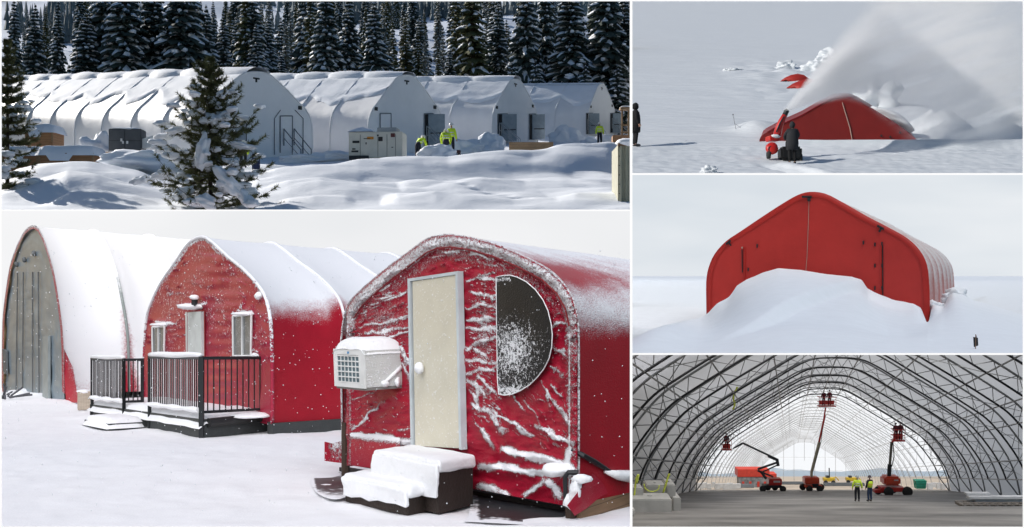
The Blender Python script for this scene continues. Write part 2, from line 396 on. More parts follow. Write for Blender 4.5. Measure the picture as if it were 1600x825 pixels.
RED4 = caked_mat('red_tent_fabric', (.37,.006,.028), scale=26, fine=80, amp=1.8, edge=.19, bump=.022)
RED4F = caked_mat('red_side_fabric', (.36,.007,.02), snow=(.80,.80,.82), scale=2.6, fine=34, amp=1.0, edge=.30, bump=.012, streak=(1,1,2.2))
RED4M = caked_mat('faded_red_fabric', (.36,.02,.05), scale=9, fine=26, amp=1.7, edge=.12, bump=.02)
CAPS = snow_mat('piled_snow', (.88,.88,.89), bump=.012, bs=14, bump2=.006, bs2=70)
GRYF = caked_mat('grey_end_fabric', (.205,.26,.30), snow=(.6,.61,.62), scale=3, fine=25, amp=.9, edge=.2, bump=.01, streak=(1,1,1))

def gable_grid(pl, out, bot, dens, wr, m, parent, name='end_wall', nx=150, ny=150, off=0.0):
    """end wall of fabric as a fine sheet: wr = wrinkle relief, dens = how much snow is caked on"""
    xs0, xs1 = out[0][0], out[-1][0]
    top = sorted(out); PX = np.zeros((nx+1, ny+1)); PY = np.zeros((nx+1, ny+1))
    for i in range(nx+1):
        x = xs0+(xs1-xs0)*(.5-.5*math.cos(math.pi*i/nx)) if True else 0
        yt = lerp_list(x, top); yb = lerp_list(x, bot)
        for j in range(ny+1): PX[i,j] = x; PY[i,j] = yt+(yb-yt)*j/ny
    D = dens(PX, PY); W = wr(PX, PY); mb = MB(); P = []
    for i in range(nx+1): P.append([pl.p(PX[i,j], PY[i,j], off+W[i,j]) for j in range(ny+1)])
    mb.grid(P); return part(name, mb, m, parent, world=True, smooth=True, attr={'snow': D.ravel()})
def seg_field(PX, PY, segs):
    D = np.zeros_like(PX)
    for (x0,y0,x1,y1,wd,st) in segs:
        dx, dy = x1-x0, y1-y0; L2 = dx*dx+dy*dy+1e-6
        t = np.clip(((PX-x0)*dx+(PY-y0)*dy)/L2, 0, 1)
        d2 = (PX-x0-t*dx)**2+(PY-y0-t*dy)**2
        D = np.maximum(D, st*np.exp(-d2/(wd*wd))*(.55+.45*np.sin(math.pi*np.clip(t*.86+.1, 0, 1))))
    return D
def vnoise(PX, PY, sc, seed):
    rs = np.random.RandomState(seed); G = rs.rand(260, 260); x = PX/sc+7; y = PY/sc+7
    xi = np.floor(x).astype(int); yi = np.floor(y).astype(int); fx = x-xi; fy = y-yi; fx = fx*fx*(3-2*fx); fy = fy*fy*(3-2*fy)
    g = lambda a, b: G[a % 260, b % 260]
    return (g(xi,yi)*(1-fx)+g(xi+1,yi)*fx)*(1-fy)+(g(xi,yi+1)*(1-fx)+g(xi+1,yi+1)*fx)*fy
def warped(PX, PY, segs, k=5.0, seed=1):
    WX = PX+(vnoise(PX, PY, 17, seed)-.5)*2.2*k+(vnoise(PX, PY, 6, seed+1)-.5)*k; WY = PY+(vnoise(PX, PY, 17, seed+2)-.5)*2.2*k+(vnoise(PX, PY, 6, seed+3)-.5)*k
    return seg_field(WX, WY, segs)
def rim_dist(PX, PY, out):
    D = np.full_like(PX, 1e9)
    for (a, b) in zip(out, out[1:]):
        dx, dy = b[0]-a[0], b[1]-a[1]; L2 = dx*dx+dy*dy+1e-6
        t = np.clip(((PX-a[0])*dx+(PY-a[1])*dy)/L2, 0, 1)
        D = np.minimum(D, np.hypot(PX-a[0]-t*dx, PY-a[1]-t*dy))
    return D
def rim_px(out, off):      # the outline drawn in by off pixels towards its middle
    cx = (out[0][0]+out[-1][0])/2; cy = (out[0][1]+out[-1][1])/2-60; r = []
    for x, y in out:
        d = math.hypot(x-cx, y-cy); r.append((x+(cx-x)/d*off, y+(cy-y)/d*off))
    return r
rnd = random.Random(5)

# ---------------------------------------------------------------- near tent
A3 = S4.g(538, 748); B3 = S4.g(902, 815); PL3 = Plane(A3, B3)
out3 = [(536,730),(534,640),(533,560),(534,520),(541,482),(554,463),(578,441),(602,421),(636,396),(663,376),(680,369.5),(703,367),(737,372),(774,382),(815,399),(855,420),(879,442),(894,466),(902,495),(904,540),(904,640),(904,720),(903,790)]
bot3 = [(536,728),(548,727),(640,742),(746,765),(877,789),(904,792)]
t3 = thing('red_tent', 'nearest red tent, with cream door, black half-moon window and snow caked on its wrinkles', 'tent', PL3.p(720, 780))
rnd = random.Random(11)
seg3 = [(768,640,830,680,5,.9),(757,637,788,674,6,.95),(835,662,893,694,5.5,1.0),(851,610,891,664,5,.9),(787,703,880,725,6.5,1.15),(748,727,860,740,6.5,1.15),
        (750,758,778,766,7,1.0),(778,764,800,776,4,.8),(880,727,889,700,5,1.0),(820,772,848,752,5,.85),(848,752,868,760,7,1.0),(868,760,876,778,7,1.0),(870,731,895,738,12,1.3),
        (745,660,772,700,4.5,.8),(740,600,750,640,6,.8),(735,628,757,640,5,.8),(800,616,820,640,4,.6),
        (548,672,600,628,3.5,.75),(550,626,590,610,3,.6),(552,655,575,650,2.4,.5),(548,680,620,684,5,1.2),(556,682,650,690,6,1.3),(560,700,600,722,2,.5),
        (565,508,640,498,4,.75),(570,520,645,512,4,.85),(590,527,645,520,4,.8),(600,470,640,456,4,.8),(585,452,618,441,4.5,.8),(580,468,618,460,3,.7),(586,440,655,402,3,.6),
        (615,535,650,575,5,.85),(630,575,648,550,3,.7),(628,540,640,600,3,.6),(625,560,646,600,4,.7),(640,505,650,480,3,.5),
        (728,438,774,428,3.5,.8),(745,432,775,437,3.5,.8),(735,455,774,462,4,.8),(728,480,775,476,4,.9),(730,500,776,500,5,1.0),(728,512,776,516,5,.9),(729,545,776,523,5,1.05),
        (729,560,776,568,5,.9),(730,582,776,576,5,1.05),(731,590,760,620,5,.85),(745,590,782,618,4.5,.85),(731,610,750,632,4,.7),(728,540,765,560,4,.8),
        (655,398,690,388,3,.7),(640,420,665,392,3,.6),(690,395,735,390,3.5,.7),(735,395,770,405,4,.8),(670,405,700,400,2.5,.55),(745,412,790,418,3,.7),
        (820,440,850,480,3.5,.6),(862,510,884,500,3,.7),(864,540,886,556,5,.7),(858,575,880,590,4,.6),(862,600,880,620,4,.7),
        (845,596,860,640,3,.6),(820,625,845,662,3,.55)]
for k in range(46):
    x = rnd.uniform(556, 642); y = rnd.uniform(478, 545) if rnd.random() < .7 else rnd.uniform(600, 690)
    seg3.append((x, y, x+rnd.uniform(8, 26), y-rnd.uniform(-4, 9), rnd.uniform(1.2, 2.2), rnd.uniform(.3, .6)))
for k in range(60):
    x = rnd.uniform(731, 768); y = rnd.uniform(445, 640)
    seg3.append((x, y, x+rnd.uniform(6, 22), y+rnd.uniform(-2, 3)+(y > 590)*12, rnd.uniform(1.1, 2.4), rnd.uniform(.35, .7)))
for k in range(26):
    x = rnd.uniform(862, 888); y = rnd.uniform(470, 620); seg3.append((x, y, x+rnd.uniform(3, 9), y-rnd.uniform(2, 8), rnd.uniform(1.2, 2.5), rnd.uniform(.4, .75)))
for k in range(150):
    x = rnd.uniform(546, 644); y = rnd.uniform(455, 548) if rnd.random() < .8 else rnd.uniform(600, 690)
    if y > 548 and rnd.random() < .5: continue
    seg3.append((x, y, x+rnd.uniform(5, 16), y+rnd.uniform(-5, 3), rnd.uniform(.7, 1.3), rnd.uniform(.45, .75)))
for k in range(230):
    x = rnd.uniform(730, 776); y = rnd.uniform(435, 650); r_ = y > 585
    seg3.append((x, y, x+rnd.uniform(4, 14), y+rnd.uniform(-1.5, 2.5)+r_*rnd.uniform(4, 14), rnd.uniform(.7, 1.4), rnd.uniform(.45, .8)))
for k in range(60):
    x = rnd.uniform(780, 880); y = rnd.uniform(612, 690); seg3.append((x, y, x+rnd.uniform(4, 12), y+rnd.uniform(4, 14), rnd.uniform(.7, 1.2), rnd.uniform(.35, .6)))
for k in range(60):
    x = rnd.uniform(655, 800); y = rnd.uniform(385, 425); seg3.append((x, y, x+rnd.uniform(4, 14), y+rnd.uniform(-2, 4), rnd.uniform(.7, 1.2), rnd.uniform(.35, .65)))
seg3f = [(a, b, c, d, e*.72, f) for (a, b, c, d, e, f) in seg3]
def dens3(PX, PY):
    low = PY > 668
    D = np.where(low, warped(PX, PY, seg3, 3, 1), np.minimum(warped(PX, PY, seg3f, 3.5, 4)*1.0, .66)*(.74+.48*vnoise(PX, PY, 6, 9))); rd = rim_dist(PX, PY, out3)
    vert = np.clip((590-PY)/120, 0, 1); D = np.maximum(D, np.where(rd < 21, (.30+.30*vert)*np.exp(-((rd-10)/11)**4), 0))
    D = np.maximum(D, .34*np.exp(-((rd-30)/14)**2)*vert)
    hem = np.abs(PX-889.5); D = np.maximum(D, np.where(PY > 500, .72*np.exp(-(hem/1.7)**2)+.0, 0))
    D = np.maximum(D, np.where((PY > 500) & (PY < 660), .40*np.exp(-(hem/7)**2), 0))
    D = np.maximum(D, .5*np.exp(-((PX-547)/1.2)**2))
    D = np.maximum(D, .40*np.exp(-((PX-757)/20)**2-((PY-520)/75)**2)); D = np.maximum(D, .37*np.exp(-((PX-600)/48)**2-((PY-500)/45)**2)); D = np.minimum(D, np.where(PY > 676, 1.0, .70))
    for xx in (604, 757): D = np.maximum(D, .5*np.exp(-((PX-xx)/1.1)**2)*(PY < 540))
    return np.maximum(D+.03, .13*(PY < 660))
wrs = [(rnd.uniform(540, 900), rnd.uniform(400, 780)) for k in range(40)]
fold3 = [(a+rnd.uniform(-4,4), b+rnd.uniform(-3,3), c+rnd.uniform(-8,8), d+rnd.uniform(-6,6), e*1.5, f) for (a,b,c,d,e,f) in seg3]
def wr3(PX, PY):
    W = .03*warped(PX, PY, seg3, 5, 4)+.02*warped(PX, PY-4, fold3, 6, 4)+.012*(vnoise(PX, PY*1.6, 14, 3)-.5)*2+.005*(vnoise(PX, PY*2, 5, 5)-.5)*2
    rd = rim_dist(PX, PY, out3); W += .05*np.exp(-((rd-8)/9)**2)                    # the padded hem along the arch
    W += .014*np.sin((PX*.7+PY*.5)*.05+np.sin(PX*.03)*2)*np.cos((PY-.3*PX)*.035)+.003*np.sin(PX*.19+PY*.23)
    return W
gable_grid(PL3, out3, bot3, dens3, wr3, RED4, t3, nx=210, ny=230)
outp3 = [PL3.p(x, y) for x, y in out3]
outs3 = catmull([p for p in outp3[:]], 3)
d3 = S4.vp(2000)
mb, info = shell([p for p in outs3], d3, 15, 6, .028, 8)
def sn3(u, s, q):
    # s along the arch from left foot to right foot; snow lies on the upper slope, wind keeps a bare red patch by the edge
    t = (q.y-11.3)
    zz = q.z-S4.gz(q.y); v = smooth01((zz-1.62)/.45)*.78+.12*smooth01((zz-2.7)/.2)
    bare = math.exp(-((zz-2.50)/.17)**2)*smooth01(1-(u*15)/2.4)*.55
    if u*15 > 2.5: return .42+.45*smooth01((zz-.2)/1.5)
    return min(.82, v*.9)-bare-.05
part('side_cover', mb, RED4F, t3, world=True, smooth=True, attr={'snow': [sn3(*i) for i in info]})
for k, off in ((0, 0),):
    hm_ = MB().tube(outs3, .014, 6); part('hem', hm_, RED4, t3, world=True, smooth=True, attr={'snow': [.62]*len(hm_.v)})
ns = [o*1 for o in outs3]
rim_in = rim_px(out3, 19)
part('seam', MB().tube([PL3.p(x, y, .05) for x, y in rim_in[4:19]], .010, 5), mat('dark_red_piping', (.2,.005,.01), .6), t3, world=True)
# door
door3 = [(646,436),(724,424),(730,696),(651,690)]
dr = part('door', PL3.prism(MB(), [(649.5,440),(720.5,429),(726.5,700),(654,696)], .04, .085), caked_mat('cream_door_paint', (.66,.62,.50), snow=(.82,.81,.78), scale=20, fine=34, amp=1.1, edge=.1, bump=.004), t3, world=True,
          attr={'snow': [.36]*8})
fr = MB()
o_, i_ = [(645.5,435.5),(724,423.5),(730,702),(650.5,697)], [(649,439.5),(720.5,429),(726.5,701),(653.5,697)]
for a, b in ((0,1),(1,2),(3,0)): PL3.prism(fr, [o_[a], o_[b], i_[b], i_[a]], .02, .10)
part('door_frame', fr, mat('bluish_white_frame', (.55,.6,.62), .6), t3, world=True)
kn = part('door_knob', MB().blob(PL3.p(655,575,.15), (.06,.06,.07), 2, .1), CAPS, dr, smooth=True, world=True)
# half-moon window
hm = [(775,433),(786,430.5),(797,430),(808,433),(822,440),(836,452),(848,468),(856,485),(861,505),(863,523),(862,542),(858,560),(850,576),(840,589),(828,601),(814,610),(800,616),(788,617.5),(779,616),(777,590),(776,520),(775.5,470)]
def disc_grid(pl, poly, off, n=40):
    cx = sum(p[0] for p in poly)/len(poly); cy = sum(p[1] for p in poly)/len(poly)
    mb = MB(); ring = []; pts = []
    poly2 = []
    for a, b in zip(poly, poly[1:]+poly[:1]):
        for k in range(3): poly2.append((a[0]+(b[0]-a[0])*k/3, a[1]+(b[1]-a[1])*k/3))
    P = [[pl.p(cx+(x-cx)*r/n, cy+(y-cy)*r/n, off+.01*math.sin(r/n*3)) for x, y in poly2+poly2[:1]] for r in range(n+1)]
    Q = [(cx+(x-cx)*r/n, cy+(y-cy)*r/n) for r in range(n+1) for x, y in poly2+poly2[:1]]
    mb.grid(P); return mb, Q
mb, Q = disc_grid(PL3, hm, .075)
def hmd(x, y):
    v = .31*math.exp(-((x-800)/42)**2-((y-545)/62)**2)+.12+.13*smooth01((y-470)/60)
    if y > 595: v += .25*math.exp(-((y-612)/10)**2)
    if y < 447 and x < 800: v += .4*math.exp(-((y-436)/6)**2)
    return v
part('half_moon_window', mb, caked_mat('black_screen', (.010,.011,.013), scale=26, fine=62, amp=1.5, edge=.09, bump=.02), t3, world=True, smooth=True, attr={'snow': [hmd(x, y) for x, y in Q]})
part('window_piping', MB().tube([PL3.p(x, y, .08) for x, y in hm+hm[:1]], .006, 5), CAPS, t3, world=True, smooth=True)
# straps, loose tarp flaps, corner post, wooden beam, dark board for underfloor shade
FL3 = Plane(PL3.p(903,795), PL3.p(903,795)+d3*10)
part('strap', MB().tube([PL3.p(893,702,.05), FL3.p(910,711,.05), FL3.p(930,722,.03), FL3.p(955,738,.03)], [.018,.028,.028,.022], 6), BLACK, t3, world=True)
part('strap', MB().tube([PL3.p(884,792,.13), PL3.p(883,745,.14), PL3.p(888,738,.12), PL3.p(903,738,.06)], .026, 6), BLACK, t3, world=True)
part('snow_clump', MB().blob(PL3.p(874,733,.1), (.17,.13,.07), 3, .2, 3).blob(PL3.p(898,768,.1), (.06,.06,.14), 3, .25, 5).blob(PL3.p(910,748,.06), (.10,.05,.05), 2, .2, 8).blob(PL3.p(891,783,.1), (.07,.06,.08), 2, .25, 9), CAPS, t3, world=True, smooth=True)
fl = MB(); g_ = []
fp = [[(886,790),(894,800),(898,806)],[(900,772),(910,785),(916,795)],[(914,756),(925,768),(936,778)],[(926,740),(940,752),(950,770)]]
fl.grid([[FL3.p(x, y, .05+.05*math.sin(i*1.3+j)) for j, (x, y) in enumerate(r)] for i, r in enumerate(fp)])
part('tarp_flap', fl, RED4, t3, world=True, smooth=True, attr={'snow': [.1]*12})
fl = MB(); fp = [[(507,690),(507,720)],[(520,693),(520,722)],[(536,688),(538,724)]]
fl.grid([[PL3.p(x, y, .25-.1*i) for (x, y) in r] for i, r in enumerate(fp)])
part('tarp_flap', fl, RED4, t3, world=True, attr={'snow': [.1,.1,.6,.35,.6,.3]})
fl = MB(); fp = [[(546,676),(548,686),(548,727)],[(590,680),(592,694),(585,731)],[(625,684),(625,699),(600,735)]]
fl.grid([[PL3.p(x, y, .06+.10*(j == 1)) for j, (x, y) in enumerate(r)] for i, r in enumerate(fp)])
part('tarp_flap', fl, RED4, t3, world=True, smooth=True, attr={'snow': [1.1,.3,.1,1.1,.2,.1,1.1,.1,.1]})
for (x, y0, y1) in ((892, 780, 818), (540, 660, 755)):
    part('corner_post', MB().tube([PL3.p(x, y1, .03), PL3.p(x, y0, .03)], .055, 8), mat('rusty_brown_steel', (.05,.03,.02), .7), t3, world=True)
part('underfloor_shade_board', PL3.prism(MB(), [(540,729),(900,791),(900,812),(540,746)], -.35, -.25), mat('shadow_brown_board', (.03,.025,.022), .8), t3, world=True)  # dark board standing in for the shade under the floor
q0 = PL3.p(906,800,-.02); bm_ = MB(); e1 = PL3.n*.0+PL3.e*-.10
pz = Vector((0,0,.16)); q1 = q0+d3*6; gz0 = Vector((0,0,-.02))
bm_.hexa([q0-Vector((0,0,.10)), q1-Vector((0,0,.10)), q1-Vector((0,0,.10))+e1, q0-Vector((0,0,.10))+e1, q0+Vector((0,0,.08)), q1+Vector((0,0,.08)), q1+Vector((0,0,.08))+e1, q0+Vector((0,0,.08))+e1])
part('wooden_beam', bm_, wood_mat('weathered_beam', (.22,.13,.07), 3), t3, world=True)
lowstrip = MB().tube([FL3.p(945,737,.03), FL3.p(965,742,.06), FL3.p(990,745,.08), FL3.p(1010,747,.08)], [.015,.05,.07,.07], 8)
part('snow_ledge', lowstrip, CAPS, t3, world=True, smooth=True)

# window air conditioner
ac = thing('air_conditioner', 'white window air conditioner with snow on top, jutting out left of the cream door', 'air conditioner', PL3.p(600, 604))
Dd = .50
def acp(px, py, o): return PL3.p(px, py, o)
f4 = [acp(526,602,Dd), acp(572,606,Dd), acp(571,548,Dd), acp(524,546,Dd)]
back = -PL3.n*Dd
bx = MB(); lo = [f4[0], f4[1], f4[1]+back, f4[0]+back]; hi_ = [f4[3], f4[2], f4[2]+back, f4[3]+back]; bx.hexa(lo+hi_)
part('casing', bx, caked_mat('white_casing', (.6,.6,.58), scale=14, fine=60, amp=.7, bump=.006), ac, world=True, attr={'snow': [.45]*8})
e4 = (f4[1]-f4[0]); u4 = (f4[3]-f4[0]); n4 = PL3.n
g0 = f4[0]+e4*.1+u4*.12+n4*.004
part('grille', MB().prism([g0, g0+e4*.74, g0+e4*.74+u4*.72, g0+u4*.72], n4*.006), mat('dark_grille', (.10,.15,.17), .6), ac, world=True)
sl = MB()
for k in range(6):
    a = g0+u4*(.72*k/5)+n4*.006; sl.prism([a-u4*.016, a+e4*.74-u4*.016, a+e4*.74+u4*.016, a+u4*.016], n4*.014)
for k in range(7):
    a = g0+e4*(.74*k/6)+n4*.006; sl.prism([a-e4*.007, a+e4*.007, a+e4*.007+u4*.72, a-e4*.007+u4*.72], n4*.01)
part('grille_bars', sl, mat('white_plastic', (.72,.73,.72), .5), ac, world=True)
fb = MB(); 
for (a0, a1, b0, b1) in ((-.02,.10,-.02,1.02),(.84,1.02,-.02,1.02),(.1,.84,-.02,.1),(.1,.84,.87,1.02)):
    a = f4[0]+e4*a0+u4*b0+n4*.002; fb.prism([a, a+e4*(a1-a0), a+e4*(a1-a0)+u4*(b1-b0), a+u4*(b1-b0)], n4*.02)
part('front_bezel', fb, mat('white_plastic', (.72,.73,.72), .5), ac, world=True)
part('badge', MB().prism([f4[0]+e4*.47+u4*.9+n4*.023, f4[0]+e4*.53+u4*.9+n4*.023, f4[0]+e4*.53+u4*.96+n4*.023, f4[0]+e4*.47+u4*.96+n4*.023], n4*.003), mat('blue_badge', (.05,.25,.5), .4), ac, world=True)
cp = MB(); P = []
for i in range(13):
    t = i/12; row = []
    for j in range(11):
        s_ = j/10; edge = (1-abs(2*t-1)**4)*(1-abs(2*s_-1)**6*(.9 if s_ < .5 else .2)); b_ = f4[3]+e4*(-.04+1.08*t)+back*(-.06+1.06*s_)
        row.append(b_+Vector((0,0,-.05+.20*edge**.5+.012*nz(t*4, s_*4, 1, 3))))
    P.append(row)
cp.grid(P); part('snow_cap', cp, CAPS, ac, world=True, smooth=True)
st = f4[1]+back*.45+PL3.e*.01
part('support_brace', MB().tube([f4[1]+back*.45+Vector((0,0,.03))+PL3.e*.012, f4[1]+back*.98+u4*.5+PL3.e*.012], [.02,.026], 8), CAPS, ac, world=True, smooth=True)
part('base_tray', MB().hexa([p-Vector((0,0,.035)) for p in lo]+[p-Vector((0,0,.004)) for p in lo]), mat('grey_tray', (.2,.19,.18), .7), ac, world=True)
part('snow_clump', MB().blob(f4[1]+back*.5+PL3.e*.02+u4*.08, (.045,.05,.04), 2, .2, 2).blob(f4[1]+back*.85+PL3.e*.02+u4*.1, (.04,.06,.06), 2, .2, 4), CAPS, ac, world=True, smooth=True)

# steps
stp = thing('snowy_steps', 'two dark wooden steps under thick snow below the cream door', 'steps', S4.g(680, 800))
def hplane(px, py, z): return S4.g(px, py, z)
BRN = mat('dark_brown_boards', (.028,.018,.014), .8, bump=.01, bs=25)
def slab(C, L, Rr, z, zb, cap, seed):
    c = hplane(C[0], C[1], z); l = hplane(L[0], L[1], z); r = hplane(Rr[0], Rr[1], z); q = l+r-c
    for v in (c, l, r, q): v.z = S4.gz(v.y)+z
    dn = Vector((0,0,-(z-zb)))
    ins = .025
    cc = (c+l+r+q)/4
    part('step', MB().hexa([p.lerp(cc, ins)+dn for p in (c, r, q, l)]+[p.lerp(cc, ins)+Vector((0,0,-cap)) for p in (c, r, q, l)]), BRN, stp, world=True)
    up = Vector((0,0,1)); ex = [(v-cc).normalized()*.04 for v in (c, r, q, l)]
    P8 = [v+e+up*(-cap-.03) for v, e in zip((c, r, q, l), ex)]+[v+e*.6+up*.02 for v, e in zip((c, r, q, l), ex)]
    mb = MB().soft(P8, .05, 6, .016, seed)
    nf = (c-r).normalized()*.05; hgt = (z-zb)
    F8 = [c-nf*.3-up*hgt*.68, c+nf-up*hgt*.72, l+nf-up*hgt*.8, l-nf*.3-up*hgt*.76, c-nf*.3-up*.03, c+nf*.9-up*.03, l+nf*.9-up*.03, l-nf*.3-up*.03]
    mb.soft(F8, .022, 6, .02, seed+5, 5)
    part('snow_cap', mb, CAPS, stp, world=True, smooth=True)
slab((686,722), (584,704), (741,712), .55, .02, .10, 1)
slab((638,760), (538,741), (687,752), .30, .0, .09, 7)
g = MB(); P = []
for k in range(13):
    a = k/12; P.append([S4.g(484+70*a, 752-18*math.sin(math.pi*a)**.5, .03), S4.g(484+70*a, 752+24*math.sin(math.pi*a)**.5+8*a, .03)])
P = [[r[0], r[0].lerp(r[1], .5), r[1]] for r in P]
g.grid(P); part('ground_shade_patch', g, caked_mat('hollow_shade_paint', (.06,.045,.045), scale=4, fine=12, amp=1.3, edge=.2, bump=.01), attr={'snow': [.75 if (i in (0,1,11,12) or j == 1-1 or j == 2) else .05 for i in range(13) for j in range(3)]}, kind='structure')  # dark patch: shade and reflection of the hollow put into its colour
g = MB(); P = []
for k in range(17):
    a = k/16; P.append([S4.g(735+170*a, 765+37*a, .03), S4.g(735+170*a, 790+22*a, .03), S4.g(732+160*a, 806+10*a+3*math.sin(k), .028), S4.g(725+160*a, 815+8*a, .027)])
g.grid(P); part('ground_shade_patch', g, caked_mat('underfloor_shade_paint', (.02,.018,.018), scale=5, fine=16, amp=1.0, edge=.16, bump=.01), attr={'snow': [(.0, .05, .38, .95)[j]+(.4 if i < 2 else 0) for i in range(17) for j in range(4)]}, kind='structure')  # shade under the raised floor, painted as a dark sheet on the snow

# ---------------------------------------------------------------- middle tent
A2 = S4.g(225, 645); B2 = S4.g(426, 680); PL2 = Plane(A2, B2)
z2 = [(60,640),(61,540),(62,450),(70,340),(90,270),(130,190),(180,120),(220,60),(250,35),(285,25),(320,45),(380,100),(430,140),(480,190),(515,240),(532,290),(542,360),(546,460),(547,560),(547,733)]
out2 = [(200+x/2.426, 360+y/2.426) for x, y in z2]
bot2 = [(225,628),(426,664)]
t2 = thing('red_tent', 'middle red pointed tent with pale door, two windows and a railed porch', 'tent', PL2.p(320, 664))
rnd = random.Random(21); seg2 = []
for k in range(200):
    x = rnd.uniform(228, 424); y = rnd.uniform(395, 560); ln = rnd.uniform(3, 14)
    lft = x < 320
    if abs(x-306) < 14 and y > 480: continue
    seg2.append((x, y, x+ln, y+(ln*.15 if lft else ln*.35*rnd.choice((-1,1))), rnd.uniform(.8, 1.5), rnd.uniform(.3, .62)))
seg2 += [(246,503,272,507,3,1.0),(290,478,320,476,4,1.1),(372,488,393,484,3.2,1.0),(376,480,380,470,2.5,.8),(388,548,404,550,2,.8),(358,395,378,408,2,.9),(330,383,350,398,2,.8)]
def dens2(PX, PY):
    D = warped(PX, PY, seg2, 4, 7); rd = rim_dist(PX, PY, out2); v = np.clip((640-PY)/260, .25, 1)
    D = np.maximum(D, .62*v*np.exp(-((rd-2)/5)**2)); D = np.maximum(D, .22*np.exp(-((PX-350)/50)**2-((PY-500)/60)**2))
    return np.maximum(D, (.13+.16*vnoise(PX, PY, 26, 11))*(PY < 570)+.06)
def wr2(PX, PY):
    return .05*seg_field(PX, PY, seg2)+.015*np.sin(PX*.08+PY*.06)+.012*np.sin(PY*.33)*np.exp(-((PX-345)/30)**2)
gable_grid(PL2, out2, bot2, dens2, wr2, RED4M, t2, nx=110, ny=130)
outs2 = catmull([PL2.p(x, y) for x, y in out2], 3); d2 = S4.vp(2300)
mb, info = shell(outs2, d2, 18, 12, .035, 5)
def sn2(u, s, q):
    zz = q.z-S4.gz(q.y); fr_ = (u*12) % 1; fr_ = min(fr_, 1-fr_); return smooth01((zz-1.75)/1.5)*1.15+.25*smooth01(u*3-.9)-.05-.5*math.exp(-(fr_/.025)**2)*(u > .02)*smooth01((3.6-zz)/1.5)
part('side_cover', mb, RED4F, t2, world=True, smooth=True, attr={'snow': [sn2(*i) for i in info]})
hm_ = MB().tube(outs2, .04, 6); part('hem', hm_, RED4M, t2, world=True, smooth=True, attr={'snow': [.3+.45*smooth01((v[2]-S4.gz(v[1])-1)/2) for v in hm_.v]})
for nm, poly in (('door', [(294,488),(319,486),(319.5,556),(295,558)]),):
    a = PL2.prism(MB(), poly, .05, .12); part(nm, a, mat('pale_grey_door', (.55,.59,.58), .6), t2, world=True)
    part('door_frame', MB().tube([PL2.p(x, y, .11) for x, y in [(293.4,560),(293.4,487.4),(319.6,485.2),(320.3,558)]], .02, 5), mat('dark_red_piping', (.2,.005,.01)), t2, world=True)
for poly in ([(238,511),(257,510.5),(256.5,554),(238.5,556)], [(364,494),(393,491.5),(392,556),(364.5,556)]):
    wn = part('window', PL2.prism(MB(), poly, .04, .07), caked_mat('window_glass', (.17,.18,.18), scale=8, fine=40, amp=1.2, edge=.2, bump=.003), t2, world=True, attr={'snow': [.3]*8})
    (x0,y0),(x1,y1),(x2,y2),(x3,y3) = poly; xm = (x0+x1)/2
    f = MB()
    for pts in ([(x0,y0),(x1,y1),(x2,y2),(x3,y3),(x0,y0)], [(xm,(y0+y1)/2),(xm,y2)]): f.tube([PL2.p(x, y, .09) for x, y in pts], .025, 4)
    part('window_frame', f, mat('white_plastic', (.72,.73,.72), .5), wn, world=True)
    part('window_sill', MB().blob(PL2.p(xm+6, y0-4, .1), (.3,.12,.045), 2, .15, 4), CAPS, wn, world=True, smooth=True)
lm = part('wall_lamp', MB().box(PL2.p(304,472,.15), (.12,.14,.26), bev=.02).tube([PL2.p(304,478,.02), PL2.p(304,476,.2)], .03, 6), BLACK, t2, world=True)
part('snow_cap', MB().blob(PL2.p(304,464.5,.16), (.12,.12,.06), 2, .1).blob(PL2.p(305,479,.12), (.42,.15,.07), 2, .15, 2), CAPS, lm, world=True, smooth=True)
part('snow_clump', MB().blob(PL2.p(404,462,.05), (.09,.08,.08), 2, .2, 6), CAPS, t2, world=True, smooth=True)
skp = MB(); a = Vector(B2); 
q = [B2+PL2.n*.02, B2+d2*18+PL2.n*.02]; kk = -PL2.e*.3
sk = MB().hexa([q[0]-Vector((0,0,.1)), q[1]-Vector((0,0,.1)), q[1]+kk-Vector((0,0,.1)), q[0]+kk-Vector((0,0,.1)), q[0]+Vector((0,0,.24)), q[1]+Vector((0,0,.24)), q[1]+kk+Vector((0,0,.24)), q[0]+kk+Vector((0,0,.24))])
off_ = PL2.e*.06; sk.v = [(v[0]+off_.x, v[1]+off_.y, v[2]) for v in sk.v]
SKM = mat('charcoal_skirting', (.05,.055,.055), .7, bump=.01)
part('base_skirting', sk, SKM, t2, world=True)

# porch of the middle tent
P0 = S4.g(315, 683); gdir = Vector((-.58, .81, 0)); gdir.z = S4.slope*gdir.y; ddir = S4.vp(2300)
pr = thing('porch_deck', 'low dark porch deck under snow in front of the middle red tent', 'porch', P0)
def dk(t, s, z): v = P0+gdir*t+ddir*s; v.z = S4.gz(v.y)+z; return v
DZ = .40
part('deck_frame', MB().hexa([dk(0,0,-.05), dk(0,1.45,-.05), dk(7.6,1.45,-.05), dk(7.6,0,-.05), dk(0,0,DZ-.06), dk(0,1.45,DZ-.06), dk(7.6,1.45,DZ-.06), dk(7.6,0,DZ-.06)]), SKM, pr, world=True)
mb = MB(); P = []
for i in range(41):
    row = []
    for j in range(13):
        t = -.05+7.7*i/40; s_ = -.06+1.5*j/12; e_ = min(1, min(i, 40-i, j*1.3)/2.5)
        row.append(dk(t, s_, DZ-.12+.2*e_**.5+.03*nz(t, s_, 1.5, 2)-(.1 if j == 0 else 0)))
    P.append(row)
mb.grid(P); part('snow_layer', mb, CAPS, pr, world=True, smooth=True)
mb = MB(); P = []
for i in range(20):
    row = []
    for j in range(9):
        a = i/19; b_ = j/8; e_ = (1-abs(2*a-1)**5)*(1-abs(2*b_-1)**5)
        row.append(dk(3.2+1.9*a, -.75+.75*b_, .02+.24*e_**.4))
    P.append(row)
mb.grid(P)
